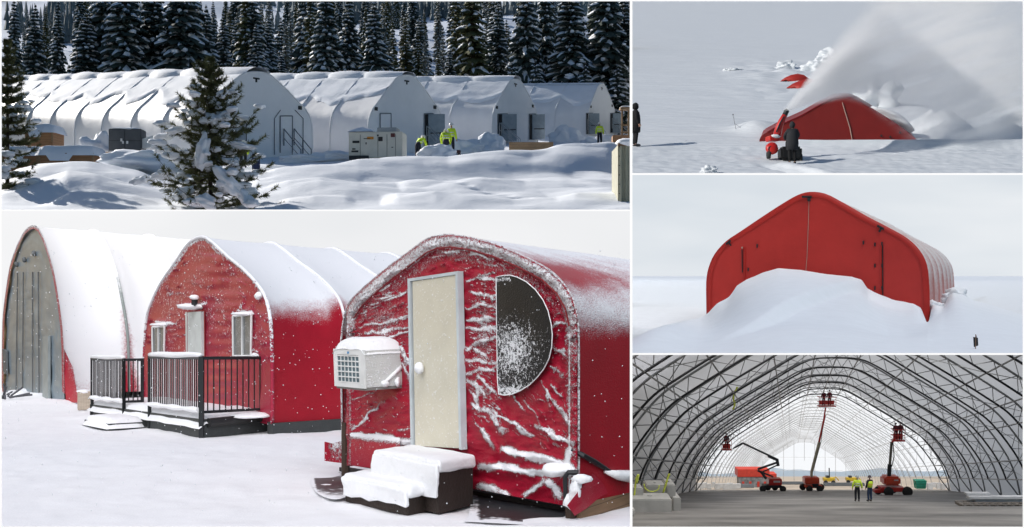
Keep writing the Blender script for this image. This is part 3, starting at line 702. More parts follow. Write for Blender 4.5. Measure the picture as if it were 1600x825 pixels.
part('step_snow', mb, CAPS, pr, world=True, smooth=True)
part('step', MB().hexa([dk(3.25,-.7,-.05), dk(3.25,0,-.05), dk(5.05,0,-.05), dk(5.05,-.7,-.05), dk(3.25,-.7,.13), dk(3.25,0,.13), dk(5.05,0,.13), dk(5.05,-.7,.13)]), SKM, pr, world=True)
part('drain_log', MB().tube([dk(-.05,.1,.27), dk(-.05,1.35,.33)], .09, 10), mat('black_pipe', (.02,.02,.02), .5), pr, world=True)
part('snow_clump', MB().blob(dk(-.1,.9,.38), (.42,.42,.05), 2, .15, 3), CAPS, pr, world=True, smooth=True)
RM = caked_mat('black_rail_paint', (.018,.02,.022), scale=5, fine=40, amp=1.1, edge=.12, bump=.004)
def railing(label, a, b, za, zb, n, snowside=0, topsnow=0, seed=0):
    t = thing('porch_railing', label, 'railing', (a+b)/2, group=None)
    up = Vector((0,0,1)); dv = (b-a); nn = Vector((dv.y, -dv.x, 0)).normalized()
    if nn.y > 0: nn = -nn
    part('top_rail', MB().tube([a+up*zb, b+up*zb], .035, 6), RM, t, world=True, attr={'snow': [.1]*12})
    part('bottom_rail', MB().tube([a+up*za, b+up*za], .03, 6), RM, t, world=True, attr={'snow': [.1]*12})
    for k in range(1, n):
        p = a.lerp(b, k/n); o = part('baluster', MB().tube([p+up*za, p+up*zb], .014, 4), RM, t, world=True, attr={'snow': [.15]*8})
    for p in (a, b): part('post', MB().tube([p-up*.05, p+up*(zb+.03)], .04, 6), RM, t, world=True, attr={'snow': [.1]*12})
    if topsnow:
        m = MB(); m_ = 14; pts = [a.lerp(b, i/m_)+up*(zb+.03+topsnow*.4*(1+.25*math.sin(i*.7))) for i in range(m_+1)]
        m.tube(pts, [topsnow*(0.45+.55*math.sin(math.pi*min(1, max(0, (i+.7)/(m_+1.4))))**.5) for i in range(m_+1)], 8)
        part('snow_cap', m, CAPS, t, world=True, smooth=True)
    if snowside:
        m = MB().tube([a.lerp(b, i/10)+up*(za+.02)+nn*.04 for i in range(11)], [.05+.015*math.sin(i*1.7) for i in range(11)], 8)
        for k in range(1, n*1):
            p = a.lerp(b, k/n)+nn*.016; fz = zb-(.0 if k > n*snowside else .0)
            m.tube([p+up*za, p+up*zb], .002+.004*((k*7) % 3 == 0), 3)
        part('blown_snow', m, CAPS, t, world=True)
    return t
def dg(t, s): return dk(t, s, 0)
railing('black railing panel facing the viewer, beside the thick corner post of the porch', dg(0,0), dg(0,1.28), .48, 1.52, 12)
railing('long porch railing of close bars with snow cap, left of the thick corner post', dg(.05,0), dg(3.08,0), .50, 1.52, 26, .6, .065)
railing('far left porch railing whitened by blown snow', dg(4.87,0), dg(7.4,0), .50, 1.45, 22, .6, .06)
railing('short dark railing beside the grey-white tent flank, behind the far left railing', dg(4.87,.0), dg(4.86,.36), .50, 1.45, 4)
part('corner_post', MB().box(dg(0,0)+Vector((0,0,.76)), (.085,.085,1.56)), RM, pr, world=True, attr={'snow': [.15]*8})
part('snow_clump', MB().blob(dg(.1,1.3)+Vector((0,0,1.58)), (.42,.3,.10), 2, .15, 9), CAPS, pr, world=True, smooth=True)

# ---------------------------------------------------------------- far left tent
A1 = S4.g(4, 612); B1 = S4.g(101, 628); PL1 = Plane(A1, B1)
z1 = [(5,790),(7,640),(10,480),(20,380),(40,250),(65,170),(85,125),(105,90),(125,72),(145,66),(165,78),(190,125),(215,200),(235,280),(255,400),(268,500),(274,600),(277,790)]
out1 = [(x/2.75, 328+y/2.75) for x, y in z1]
t1 = thing('round_tent', 'tall arched tent at far left with grey end wall and snow-covered side', 'tent', PL1.p(50, 620))
rnd = random.Random(3); seg1 = []
for k in range(46):
    x = rnd.gauss(40, 12); y = rnd.uniform(400, 480); seg1.append((x, y, x+rnd.uniform(-1,1), y+rnd.uniform(5, 25), rnd.uniform(.6, 1.3), rnd.uniform(.3, .6)))
for k in range(34):
    x = rnd.uniform(66, 94); y = rnd.uniform(490, 600); seg1.append((x, y, x+rnd.uniform(2,6), y-rnd.uniform(4, 12), rnd.uniform(.6, 1.2), rnd.uniform(.3, .6)))
gable_grid(PL1, out1, [(1,612),(102,627)], lambda X_, Y_: np.maximum(seg_field(X_, Y_, seg1), .14), lambda X_, Y_: .05*(vnoise(X_, Y_*.4, 9, 2)-.5)+.02*(vnoise(X_, Y_, 4, 6)-.5), GRYF, t1, nx=60, ny=80)
outs1 = catmull([PL1.p(x, y) for x, y in out1], 3)
rim = MB(); inn = [(50+(x-50)*.93, 500+(y-500)*.965) for x, y in out1]
rim.grid([[PL1.p(x, y, .06) for x, y in out1], [PL1.p(x, y, .09) for x, y in inn]])
n1 = len(out1)
part('red_border', rim, RED4, t1, world=True, smooth=True, attr={'snow': [.62 if 4 < i < 13 else .42 for i in range(n1)]+[.3]*n1})
def ribs(t, arch, d, L, nb, m, r, hz):
    cen_ = (Vector(arch[0])+Vector(arch[-1]))/2
    for k in range(1, nb):
        pts = [Vector(p)+(Vector(p)-cen_).normalized()*.01+Vector(d)*(L*k/nb) for p in arch]
        tb = MB().tube(pts, r, 5); part('rib', tb, m, t, world=True, smooth=True, attr={'snow': [.12+.85*smooth01((v[2]-S4.gz(v[1])-hz)/(hz*.9)) for v in tb.v]})
RIBM = caked_mat('grey_rib_strap', (.22,.25,.24), scale=3, fine=14, amp=.9, edge=.3, bump=.01)
mb, info = shell(outs1, d2*1, 32, 18, .05, 5)
def sn1(u, s, q):
    zz = q.z-S4.gz(q.y)
    fr_ = (u*18) % 1; fr_ = min(fr_, 1-fr_); return min(1, .62+.4*smooth01((zz-.1)/1.8)-1.1*(1-smooth01((zz-.3+5*u*32)/1.5)))-.62*math.exp(-(fr_/.05)**2)*(u > .03)*smooth01((4.4-zz)/2.2)
part('side_cover', mb, caked_mat('snowy_side_fabric', (.36,.02,.04), snow=(.85,.85,.86), scale=1.6, fine=14, amp=.8, edge=.25, bump=.01), t1, world=True, smooth=True, attr={'snow': [sn1(*i) for i in info]})
ribs(t1, outs1, d2, 32, 18, RIBM, .055, 2.8); ribs(t2, outs2, d2, 18, 12, RIBM, .035, 1.6)
for x in (25, 35, 51, 61): part('panel_joint', MB().tube([PL1.p(x, 622, .05), PL1.p(x*.9+5, 425, .05)], .025, 4), mat('dark_grey_joint', (.14,.15,.155), .7), t1, world=True)
part('door_panel', PL1.prism(MB(), [(71,526),(79,524),(79,626),(70,624)], .04, .12), mat('pale_steel_panel', (.3,.33,.33), .6), t1, world=True)
part('door_handle', PL1.prism(MB(), [(7,545),(12,548),(13,585),(8,580)], .04, .12), mat('dark_grey_joint', (.14,.15,.155), .7), t1, world=True)
for x, y in ((53.5,396),(38,406),(26,413)): part('vent', MB().blob(PL1.p(x, y, .06), (.08,.08,.10), 2, .2), mat('dark_grey_joint', (.14,.15,.155), .7), t1, world=True, smooth=True)
part('tarp_flap', MB().grid([[PL1.p(100,545,.02), PL1.p(101,590,.05), PL1.p(103,628,.1)], [PL1.p(107,575,.02)+d2*.12, PL1.p(112,608,.02)+d2*.12, PL1.p(118,630,.2)+d2*.1]]), RED4, t1, world=True, smooth=True, attr={'snow': [.3,.1,.1,.45,.3,.2]})

bp = MB(); c = S4.g(131, 641)
post = thing('planter_box', 'pale slatted wooden box in the snow beside the far left porch railing', 'box', c)
part('box_body', MB().box(c+Vector((0,0,.28)), (.32,.3,.5), .4), wood_mat('pale_wood', (.5,.42,.33), 8, 'X'), post, world=True)
part('snow_cap', MB().blob(c+Vector((0,0,.52)), (.2,.18,.06), 2, .1), CAPS, post, world=True, smooth=True)
db = MB(); rnd = random.Random(8)
for k in range(9):
    a = S4.g(rnd.uniform(2, 26), rnd.uniform(620, 628)); db.tube([a+Vector((0,0,.1)), a+Vector((rnd.uniform(-.4,.8), rnd.uniform(-.3,.6), rnd.uniform(.1,.5)))], .035, 5)
single('scrap_pile', db, mat('grey_scrap', (.09,.09,.1), .8), 'heap of grey scrap rods at the foot of the grey end wall', 'scrap')
s_ = MB()
for k, (x, y, r) in enumerate(((8,612,.5),(22,616,.35),(45,618,.5),(60,622,.45),(35,620,.4))): s_.blob(S4.g(x, y), (r, r, r*.45), 2, .25, k)
part('snow_heap', s_, CAPS, kind='stuff', smooth=True)['label'] = 'lumpy snow heaped along the grey end wall'

# falling snow
rnd = random.Random(77); fk = MB()
for k in range(1500):
    Y = rnd.uniform(6, 24); px = rnd.uniform(6, 980); py = rnd.uniform(390, 800); c = S4.ray(px, py, Y); r = rnd.uniform(.0025, .0065)*(Y/11)**.5
    if c.z < S4.gz(Y)+.05: continue
    a = [Vector((rnd.gauss(0,1), rnd.gauss(0,1), rnd.gauss(0,1))).normalized()*r for _ in range(4)]
    fk.add([c+v for v in (Vector((r,0,0)), Vector((-r,0,0)), Vector((0,0,r*1.3)), Vector((0,0,-r)), Vector((0,r,0)), Vector((0,-r,0)))], [(0,4,2),(4,1,2),(1,5,2),(5,0,2),(4,0,3),(1,4,3),(5,1,3),(0,5,3)])
fo = part('falling_snow', fk, SNOW, kind='stuff'); fo['label'] = 'snowflakes falling through the air'
# =================================================================== forest camp (white tents, conifers, sun from behind)
CUR = S1
SN1 = snow_mat('sunny_snow', (.80,.83,.88), bump=.03, bs=1.2, bump2=.01, bs2=9)
crest = [   # (Y near left, Y near right, near fall, far fall, [(px,row)...])
 (46, 58, 5.5, 4, [(385,284),(400,275),(430,268),(480,262),(520,257),(560,249),(600,246),(650,244),(700,246),(740,240),(790,236),(830,236),(870,230),(910,227),(950,226),(985,231)]),
 (46, 48, 6, 4, [(10,274),(30,266),(60,260),(110,255),(140,255),(180,260),(215,268),(240,277)]),
 (40, 41, 3.5, 3, [(-5,300),(30,296),(70,279),(105,268),(150,273),(200,286),(250,298),(300,310)]),
 (37.5, 37.5, 2, 2.5, [(30,322),(80,312),(110,300),(160,298),(210,306),(260,322)]),
 (41, 43, 3.5, 3, [(385,305),(420,296),(450,287),(500,281),(560,285),(620,293),(680,300)]),
 (37, 37.5, 2, 2, [(420,324),(450,314),(490,309),(540,312),(570,321)]),
 (37.5, 38, 2.2, 2.5, [(580,322),(620,306),(680,300),(740,308),(800,316),(860,322)]),
 (43, 47, 3.5, 3, [(620,290),(680,284),(750,281),(820,288),(880,282),(940,283),(985,288)]),
 (38, 39, 2, 2, [(860,318),(900,308),(950,305),(985,300)]),
]
def h1(px, Y, X):
    z = 0
    for (Ya, Yb, fn, ff, pts) in crest:
        if px < pts[0][0]-25 or px > pts[-1][0]+25: continue
        Yc = Ya+(Yb-Ya)*(px-pts[0][0])/(pts[-1][0]-pts[0][0]); Yc += .8*nz(X, 0, .12, 3)
        row = lerp_list(px, pts); H = S1.h-(row-S1.hy)*Yc/F
        H *= smooth01((px-pts[0][0]+25)/45)*smooth01((pts[-1][0]+25-px)/45) if pts[-1][0] < 980 else smooth01((px-pts[0][0]+25)/45)
        u = (Yc-Y)/fn if Y < Yc else (Y-Yc)/ff
        z = max(z, H*(1-smooth01(u*.8))) if H > 0 else z
    z += .22*abs(nz(X, Y, .28, 1))*smooth01((62-Y)/10)+.08*nz(X, Y, .55, 21)+.04*nz(X, Y, .9, 2)
    if 600 < px < 830: tk = X-(S1.ray(760,300,41).x+(41-Y)*.55); z -= .10*math.exp(-(tk/.22)**2)*(.5+.5*math.sin(Y*7))*smooth01((46-Y)/3)
    if Y > 56: z += .22*max(0, nz(X, Y, .5, 9)+.1)
    return z
YS = geo(33, 66, 150)+geo(67, 170, 70)+[185, 205, 230]
terrain('snow_ground', S1, -20, 1010, 260, YS, h1, SN1)

# wooded hillside far behind
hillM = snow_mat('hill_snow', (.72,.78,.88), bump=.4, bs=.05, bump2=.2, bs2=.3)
def hh(px, Y, X): return max(0, (Y-215)*.135+12*nz(X, Y, .006, 3)+3*nz(X, Y, .03, 5))*smooth01((Y-212)/60)
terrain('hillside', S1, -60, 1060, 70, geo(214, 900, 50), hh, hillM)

NEED = mat('dark_conifer_needles', (.045,.062,.055), .8, var=.5, vs=.6, spec=.1)
NEEDG = mat('olive_conifer_needles', (.085,.090,.042), .8, var=.4, vs=.5, spec=.1)
BARK = mat('bark', (.05,.035,.025), .9, bump=.01)
TSN = snow_mat('branch_snow', (.80,.83,.88), bump=.02, bs=3)
def conifer(name, label, H, W, whorls, per, seed, nmat, snowy, group):
    rd = random.Random(seed); t = thing(name, label, 'tree', (0,0,0), 0, group)
    part('trunk', MB().tube([(0,0,-.5),(0,0,H*.5),(rd.uniform(-.1,.1),0,H)], [.022*H*.6, .012*H*.6, .02], 5), BARK, t)
    g = MB(); s = MB()
    for k in range(whorls):
        f_ = k/(whorls-1); z = H*(.05+.93*f_**.92); ln0 = W*.5*(1-f_)**.8*(1 if f_ > .12 else .8)+.15
        n = max(4, int(per*(1-.45*f_)))
        for j in range(n):
            a = 2*math.pi*(j+rd.random()*.8)/n+k*1.3; ln = ln0*rd.uniform(.6, 1.12); dr = (.25+.5*(1-f_))*rd.uniform(.6, 1.3)
            zz = z+rd.uniform(-.2,.2)*H/whorls; w_ = ln*rd.uniform(.20,.32)+.08
            ca, sa = math.cos(a), math.sin(a); pts = []
            for i in range(5):
                q = i/4; r = ln*q; dz = .12*ln*math.sin(q*2.2)-dr*ln*q*q*.75
                ww = w_*math.sin(math.pi*min(1, .12+q*.8))*(1 if i < 4 else .15)*rd.uniform(.7,1.25); hang = ww*.55
                c = Vector((ca*r, sa*r, zz+dz)); sd = Vector((-sa, ca, 0))
                pts.append((c+sd*ww-Vector((0,0,hang*rd.uniform(.7,1.5))), c, c-sd*ww-Vector((0,0,hang*rd.uniform(.7,1.5)))))
            g.grid([list(p) for p in pts])
            for i in range(1, 5):       # ragged hanging twigs
                for sd_ in (0, 2):
                    e_ = pts[i][sd_]; b_ = pts[i-1][sd_]; tip = (e_+b_)/2+Vector((ca*.1*ln, sa*.1*ln, -rd.uniform(.1,.32)*(.4+w_)))
                    g.add([e_, b_, tip], [(0,1,2)])
            if rd.random() < snowy:
                st = rd.choice((1,1,2)); pr = []
                for i in range(st, 5):
                    L_, c, R_ = pts[i]; k_ = rd.uniform(.15,.6); th = .06+.03*ln
                    pr.append([c.lerp(L_, k_)+Vector((0,0,th*.4)), c+Vector((0,0,th*1.5)), c.lerp(R_, k_)+Vector((0,0,th*.4))])
                s.grid(pr)
                if rd.random() < .45: s.blob(pts[rd.choice((2,3,3))][1]+Vector((0,0,.05)), (w_*.45,w_*.45,w_*.3), 1, .2, k)
    part('crown', g, nmat, t, smooth=False); part('snow_load', s, TSN, t, smooth=True)
    return t
protos = [conifer('spruce', 'x', 17, 5.4, 33, 14, 1, NEED, .8, None), conifer('spruce', 'x', 19, 4.6, 38, 12, 2, NEED, .7, None),
          conifer('spruce', 'x', 15, 5.6, 30, 14, 3, NEED, .9, None), conifer('spruce', 'x', 17, 3.6, 36, 9, 4, NEEDG, .5, None),
          conifer('spruce', 'x', 8, 4.6, 15, 12, 5, NEED, .9, None), conifer('spruce', 'x', 14, 3.0, 24, 9, 6, mat('hazed_needles', (.16,.18,.17), .85, var=.4, vs=.8, spec=.1), .4, None)]  # last one has pale needles: distance haze put into their colour
rd = random.Random(42); used = set(); NL = {}
def plant(k, px, Y, sc, label, group, z=0):
    p = protos[k]; o = p if k not in used else copy_tree(p); used.add(k)
    o.location = S1.at(px, Y, z); o.rotation_euler = (rd.uniform(-.03,.03), rd.uniform(-.03,.03), rd.uniform(0, 6.28)); q_ = rd.uniform(.85,1.2); o.scale = (sc*q_, sc*q_, sc*rd.uniform(.88,1.12))
    o['label'] = label; o['group'] = group; return o
front = [(22,118,1,.72),(50,128,0,.95),(90,122,1,.74),(133,118,2,.98),(160,120,0,1.2),(200,118,0,1.15),(243,120,1,1.05),(288,117,0,1.2),(322,121,2,1.0),(352,124,1,.72),
         (402,122,0,.66),(440,126,2,.62),(487,128,3,.85),(512,119,0,1.05),(540,126,0,.9),(590,118,2,1.0),(632,128,3,.8),(657,127,3,.75),(700,128,0,.62),(742,122,3,1.15),(775,130,0,.9),
         (818,124,0,1.0),(850,130,1,1.0),(893,121,2,1.25),(925,135,3,1.0),(952,122,1,1.15),(978,124,0,1.0)]
for i, (px, Y, k, sc) in enumerate(front):
    plant(k, px, Y, sc, ('tall dark spruce with snow on its boughs, directly behind the white tents', 'olive green spruce with little snow, directly behind the white tents')[k == 3], ('dark spruces at the forest edge', 'olive spruces at the forest edge')[k == 3])
for px, Y, sc in ((62,116,.8),(108,116,.9),(345,117,.6),(468,118,.7),(565,116,.7),(612,117,.85),(680,117,.7),(800,116,.85),(835,117,.95),(868,117,.75),(915,118,.95),(965,118,.9),(255,116,.7),(178,116,.75)):
    plant(4, px, Y, sc, 'low bushy young spruce loaded with snow at the forest edge', 'young spruces at the forest edge')
for i in range(135):
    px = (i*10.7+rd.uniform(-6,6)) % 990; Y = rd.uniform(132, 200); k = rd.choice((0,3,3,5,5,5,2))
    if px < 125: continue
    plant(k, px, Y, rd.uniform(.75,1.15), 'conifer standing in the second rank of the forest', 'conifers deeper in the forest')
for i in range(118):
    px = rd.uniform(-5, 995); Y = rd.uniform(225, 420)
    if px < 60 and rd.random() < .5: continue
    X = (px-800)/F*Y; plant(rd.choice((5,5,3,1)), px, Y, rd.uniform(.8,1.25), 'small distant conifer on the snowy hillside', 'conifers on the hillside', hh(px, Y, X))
# far-off wood on the slope: one mass
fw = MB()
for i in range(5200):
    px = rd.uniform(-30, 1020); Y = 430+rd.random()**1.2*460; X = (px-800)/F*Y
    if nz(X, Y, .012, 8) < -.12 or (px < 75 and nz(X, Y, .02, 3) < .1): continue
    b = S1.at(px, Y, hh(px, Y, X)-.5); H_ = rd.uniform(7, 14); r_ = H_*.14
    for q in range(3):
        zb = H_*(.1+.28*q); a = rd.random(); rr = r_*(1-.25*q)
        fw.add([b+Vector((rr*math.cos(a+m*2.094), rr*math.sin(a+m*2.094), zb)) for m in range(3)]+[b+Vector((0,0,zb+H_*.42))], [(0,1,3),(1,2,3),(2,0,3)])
o = part('distant_wood', fw, mat('hazed_distant_needles', (.14,.18,.20), .9, var=.3, vs=.05), kind='stuff'); o['label'] = 'far-off conifer wood covering the hillside'  # needles paled and blued in colour in place of haze

# ---------------------------------------------------------------- white tents
WF = mat('white_tent_fabric', (.76,.765,.78), .55, var=.04, vs=.8, bump=.02, bs=1.5)
SEAM = mat('tent_seam', (.5,.52,.56), .6); DOORG = mat('grey_blue_door', (.22,.27,.31), .5)
prof = [(0,1),(.13,.992),(.27,.955),(.53,.80),(.74,.655),(.88,.56),(.96,.46),(.995,.34),(1,.2),(1,0)]
full = [(-a, b) for a, b in reversed(prof)]+prof[1:]
class T1:
    def __init__(s, apx, Y, ang, W, H):
        s.c = S1.at(apx, Y); s.a = R(ang); s.e = Vector((math.cos(s.a), math.sin(s.a), 0)); s.d = Vector((-math.sin(s.a), math.cos(s.a), S1.slope*math.cos(s.a)))
        s.W, s.H = W, H; s.n = Vector((math.sin(s.a), -math.cos(s.a), 0))
    def q(s, u, z, off=0): p = s.c+s.e*(u*s.W)+s.n*off; p.z = s.c.z+S1.slope*(p.y-s.c.y)+z*s.H; return p
def white_tent(label, T, L, nb, seed, heavy=1.0):
    t = thing('white_tent', label, 'tent', T.c, group=None); arch = catmull([T.q(u, z) for u, z in full], 3)
    t['group'] = 'white tents in a row'
    mb, info = shell(arch, T.d, L, nb, .008, 8, T.q(0, .25)); part('side_cover', mb, WF, t, world=True, smooth=True)
    part('end_wall', MB().add([p+T.n*.02 for p in arch], [tuple(range(len(arch)))]), WF, t, world=True)
    part('hem', MB().tube([p+T.n*.02 for p in arch], .05, 5), WF, t, world=True, smooth=True)
    rd_ = random.Random(seed)
    for k in range(1, nb):
        pts = [(T.q(u*1.006, z*1.004)+T.d*(L*k/nb)) for u, z in full]; half = catmull(pts[:11], 2)
        part('seam', MB().tube(half, .04, 5), WF, t, world=True, smooth=True)
    # thick snow left along the ridge, slumping between the ribs
    mb = MB(); P = []; n = nb*10
    for i in range(n+1):
        f_ = i/n; ph = (f_*nb) % 1; row = []
        lowL = (.20+.09*math.sin(math.pi*ph)**.6+.05*nz(f_*nb, 0, 1.1, seed))*heavy; hiR = .22*heavy
        for j in range(15):
            s_ = -lowL+(lowL+hiR)*j/14; u = s_; z = lerp_list(abs(s_), prof)
            th = (.062+.022*nz(f_*nb*.8, s_*3, 1.1, seed))*heavy*(1-abs(2*j/14-1)**4)**.5
            th *= .9+.18*math.sin(math.pi*ph)**.5 if s_ > -.1 else .7+.5*math.sin(math.pi*ph)**.5
            p = T.q(u*1.0, z+.004+th)+T.d*(L*f_-.15*(i == 0)); row.append(p)
        P.append(row)
    mb.grid(P); part('ridge_snow', mb, SN1, t, world=True, smooth=True)
    # slabs of snow that are sliding down the roof
    mb = MB(); P = []
    for i in range(n+1):
        f_ = i/n; row = []; ph = (f_*nb) % 1
        edge = .66+.22*nz(f_*nb, 3, 1.3, seed)+.06*nz(f_*nb, 9, 6, seed)+.05*(math.sin(math.pi*ph)**.5); edge = max(.4, min(.92, edge))
        for j in range(13):
            s_ = .22+(edge-.22)*j/12; z = lerp_list(s_, prof)
            th = .008+.007*(j > 9)*(j < 12)+.008*nz(f_*nb*2, s_*9, 1.3, seed+3); th = max(.003, th)*(0 if j == 12 else 1)
            row.append(T.q(-s_-(th*.6), z+th)+T.d*(L*f_))
        P.append(row)
    mb.grid(P); part('sliding_snow', mb, SN1, t, world=True, smooth=True)
    blk = T.q(0, .925, .04)
    part('vent', MB().box(blk, (.42,.04,.09), rz=T.a).box(blk-Vector((0,0,.12)), (.10,.04,.2), rz=T.a), BLACK, t, world=True)
    for u, z in ((-.83,.60),(.80,.615)): part('vent', MB().box(T.q(u*.96, z-.03, .05), (.25,.05,.22), rz=T.a), BLACK, t, world=True)
    return t, T
def tdoor(t, T, u0, u1, z1, openw=0):
    """door opening with steel frame; an open leaf when openw"""
    z0 = .06
    f = MB()
    for a, b in (((u0,z0),(u0,z1)),((u0,z1),(u1,z1)),((u1,z1),(u1,z0))): f.tube([T.q(*a, .06), T.q(*b, .06)], .035, 4)
    dn = part('doorway', MB().prism([T.q(u0,z0,.03),T.q(u1,z0,.03),T.q(u1,z1,.03),T.q(u0,z1,.03)], T.n*.02), DARK if openw else WF, t, world=True)
    part('door_frame', f, mat('dark_grey_steel', (.16,.18,.2), .5), dn, world=True)  # frame in one plain dark grey
    if openw:
        m = u0+(u1-u0)*.42; a = T.q(m, z0, .06); b = T.q(u1+openw, z0, .55); up = Vector((0,0,(z1-z0)*T.H*.99))
        lf = part('door', MB().prism([a, b, b+up, a+up], T.n*.04), DOORG, t, world=True)
        part('push_bar', MB().tube([a.lerp(b,.1)+up*.42+T.n*.08, a.lerp(b,.9)+up*.42+T.n*.08], .04, 5), BLACK, lf, world=True)
def trail(t, T, u0, u1, z, st=STEEL):
    """stair handrails coming out of the door"""
    for u in (u0, u1):
        a = T.q(u, .34, .1); b = T.q(u+.02, .10, 1.7); m = MB().tube([a, b], .03, 5).tube([a-Vector((0,0,1.0)), a], .03, 5).tube([b, b-Vector((0,0,.7))], .03, 5)
        m.tube([a.lerp(b,.0)-Vector((0,0,.55)), b-Vector((0,0,.45))], .02, 5); c = a.lerp(b,.5); m.tube([c, c-Vector((0,0,.9))], .025, 5)
        part('handrail', m, st, t, world=True)
ta, Ta = white_tent('longest white tent, at the left behind the small pine, with closed door and stair rails', T1(400, 67, 46, 3.99, 5.05), 33, 9, 1, 1.0)
tb, Tb = white_tent('second white tent from the left, cream generator in front, grey door open', T1(635, 75, 52, 3.55, 5.05), 17, 5, 2, 1.0)
tc, Tc = white_tent('third white tent from the left, two grey doors standing open', T1(805, 90, 60, 3.6, 5.1), 19, 5, 3, .9)
td, Td = white_tent('farthest white tent at the right, thin snow on its roof', T1(940, 111, 63, 3.4, 5.05), 17, 5, 4, .35)
def ux(T, px):     # fraction across the end wall that lies behind photograph column px
    k = (px-800)/F; c = T.c; return (k*c.y-c.x)/(T.W*(T.e.x-k*T.e.y))
tdoor(ta, Ta, ux(Ta,437), ux(Ta,456), .49); trail(ta, Ta, ux(Ta,442), ux(Ta,458), 0, mat('dark_steel', (.1,.11,.13), .5))
for u0, u1, z1 in ((ux(Ta,428), ux(Ta,428), .46), (ux(Ta,473), ux(Ta,473), .46)): part('flap_cord', MB().tube([Ta.q(u0,.04,.05), Ta.q(u1,z1,.05), Ta.q((u1+ux(Ta,447))/2, .56, .05)], .022, 4), mat('dark_steel', (.1,.11,.13), .5), ta, world=True)
wn = part('window', MB().prism([Ta.q(ux(Ta,364),.21,.03),Ta.q(ux(Ta,384),.21,.03),Ta.q(ux(Ta,384),.43,.03),Ta.q(ux(Ta,364),.43,.03)], Ta.n*.03), mat('grey_window', (.35,.37,.4), .3), ta, world=True)
part('window_frame', MB().tube([Ta.q(ux(Ta,x),z,.07) for x, z in ((364,.21),(384,.21),(384,.43),(364,.43),(364,.21))], .035, 4), BLACK, wn, world=True)
tdoor(tb, Tb, ux(Tb,593), ux(Tb,610), .51); tdoor(tb, Tb, ux(Tb,662), ux(Tb,676), .50, .16); trail(tb, Tb, ux(Tb,665), ux(Tb,668), 0)
tdoor(tc, Tc, ux(Tc,777), ux(Tc,792), .47, .14); tdoor(tc, Tc, ux(Tc,826), ux(Tc,836), .46, .16); trail(tc, Tc, ux(Tc,779), ux(Tc,782), 0)
tdoor(td, Td, ux(Td,915), ux(Td,925), .45, .12); tdoor(td, Td, ux(Td,953), ux(Td,961), .44, .16); trail(td, Td, ux(Td,917), ux(Td,920), 0); trail(td, Td, ux(Td,955), ux(Td,958), 0)

# ---------------------------------------------------------------- things in the camp
def oriented_box(px0, px1, py_b, py_t, Y, depth, ang=0):
    """frame of a box standing at Y: returns base centre, width, height"""
    a = S1.ray(px0, py_b, Y); b = S1.ray(px1, py_b, Y); return a, (b.x-a.x), (py_b-py_t)/F*Y
# generator
a, wd, ht = oriented_box(546, 631, 247, 206, 60, 1.4)
gen = thing('generator', 'cream diesel generator cabinet with snow on its roof, in front of the second tent', 'generator', (a.x+wd/2, 60.6, a.z), R(-6))
CREAM = mat('cream_enamel', (.64,.61,.53), .45, var=.05)
part('cabinet', MB().box((0,0,ht/2), (wd,1.3,ht), bev=.04), CREAM, gen)
part('exhaust_hood', MB().box((wd*.20,0,ht+.12), (wd*.36,.9,.24), bev=.02), GREY, gen)
mb = MB(); P = [[(x_*wd, y_, ht+.02+.30*((1-abs(x_+.28)/.235)**.5 if abs(x_+.28) < .235 else 0)*(1-abs(y_/.7)**3)) for y_ in (-.7,-.6,-.3,0,.3,.6,.7)] for x_ in [-.52+.48*i/12 for i in range(13)]]
mb.grid([[Vector(p) for p in r] for r in P]); part('snow_cap', mb, SN1, gen, smooth=True)
for x_ in (-.28, .05, .22, .38): part('panel_joint', MB().box((x_*wd,-.66,ht*.47), (.018,.02,ht*.86)), mat('dark_joint', (.12,.11,.1), .6), gen)
dk_ = mat('black_decal', (.03,.03,.03), .5)
for (x_, z_, w_, h_) in ((-.36,.62,.13,.09),(-.40,.35,.06,.05),(-.38,.26,.13,.07),(-.17,.56,.02,.08),(.05,.86,.03,.06),(-.15,.74,.13,.03)): part('vent_grille', MB().box((x_*wd,-.665,z_*ht), (w_*wd,.02,h_*ht)), dk_, gen)
part('orange_plate', MB().box((-.09*wd,-.665,.76*ht), (.12*wd,.02,.10*ht)), mat('orange_sign', (.65,.25,.03), .5), gen)
part('gauge_window', MB().box((.10*wd,-.665,.72*ht), (.08*wd,.03,.17*ht), bev=.01), mat('dark_red_glass', (.04,.03,.03), .3), gen)
part('gauge_window', MB().box((.33*wd,-.665,.86*ht), (.08*wd,.03,.15*ht), bev=.01), mat('maroon_glass', (.12,.03,.03), .3), gen)
part('skid', MB().box((-.3*wd,-.3,.02), (.36*wd,1.0,.2)), BLACK, gen)
part('door_handle', MB().box((.32*wd,-.68,.4*ht), (.08,.04,.04)), BLACK, gen)
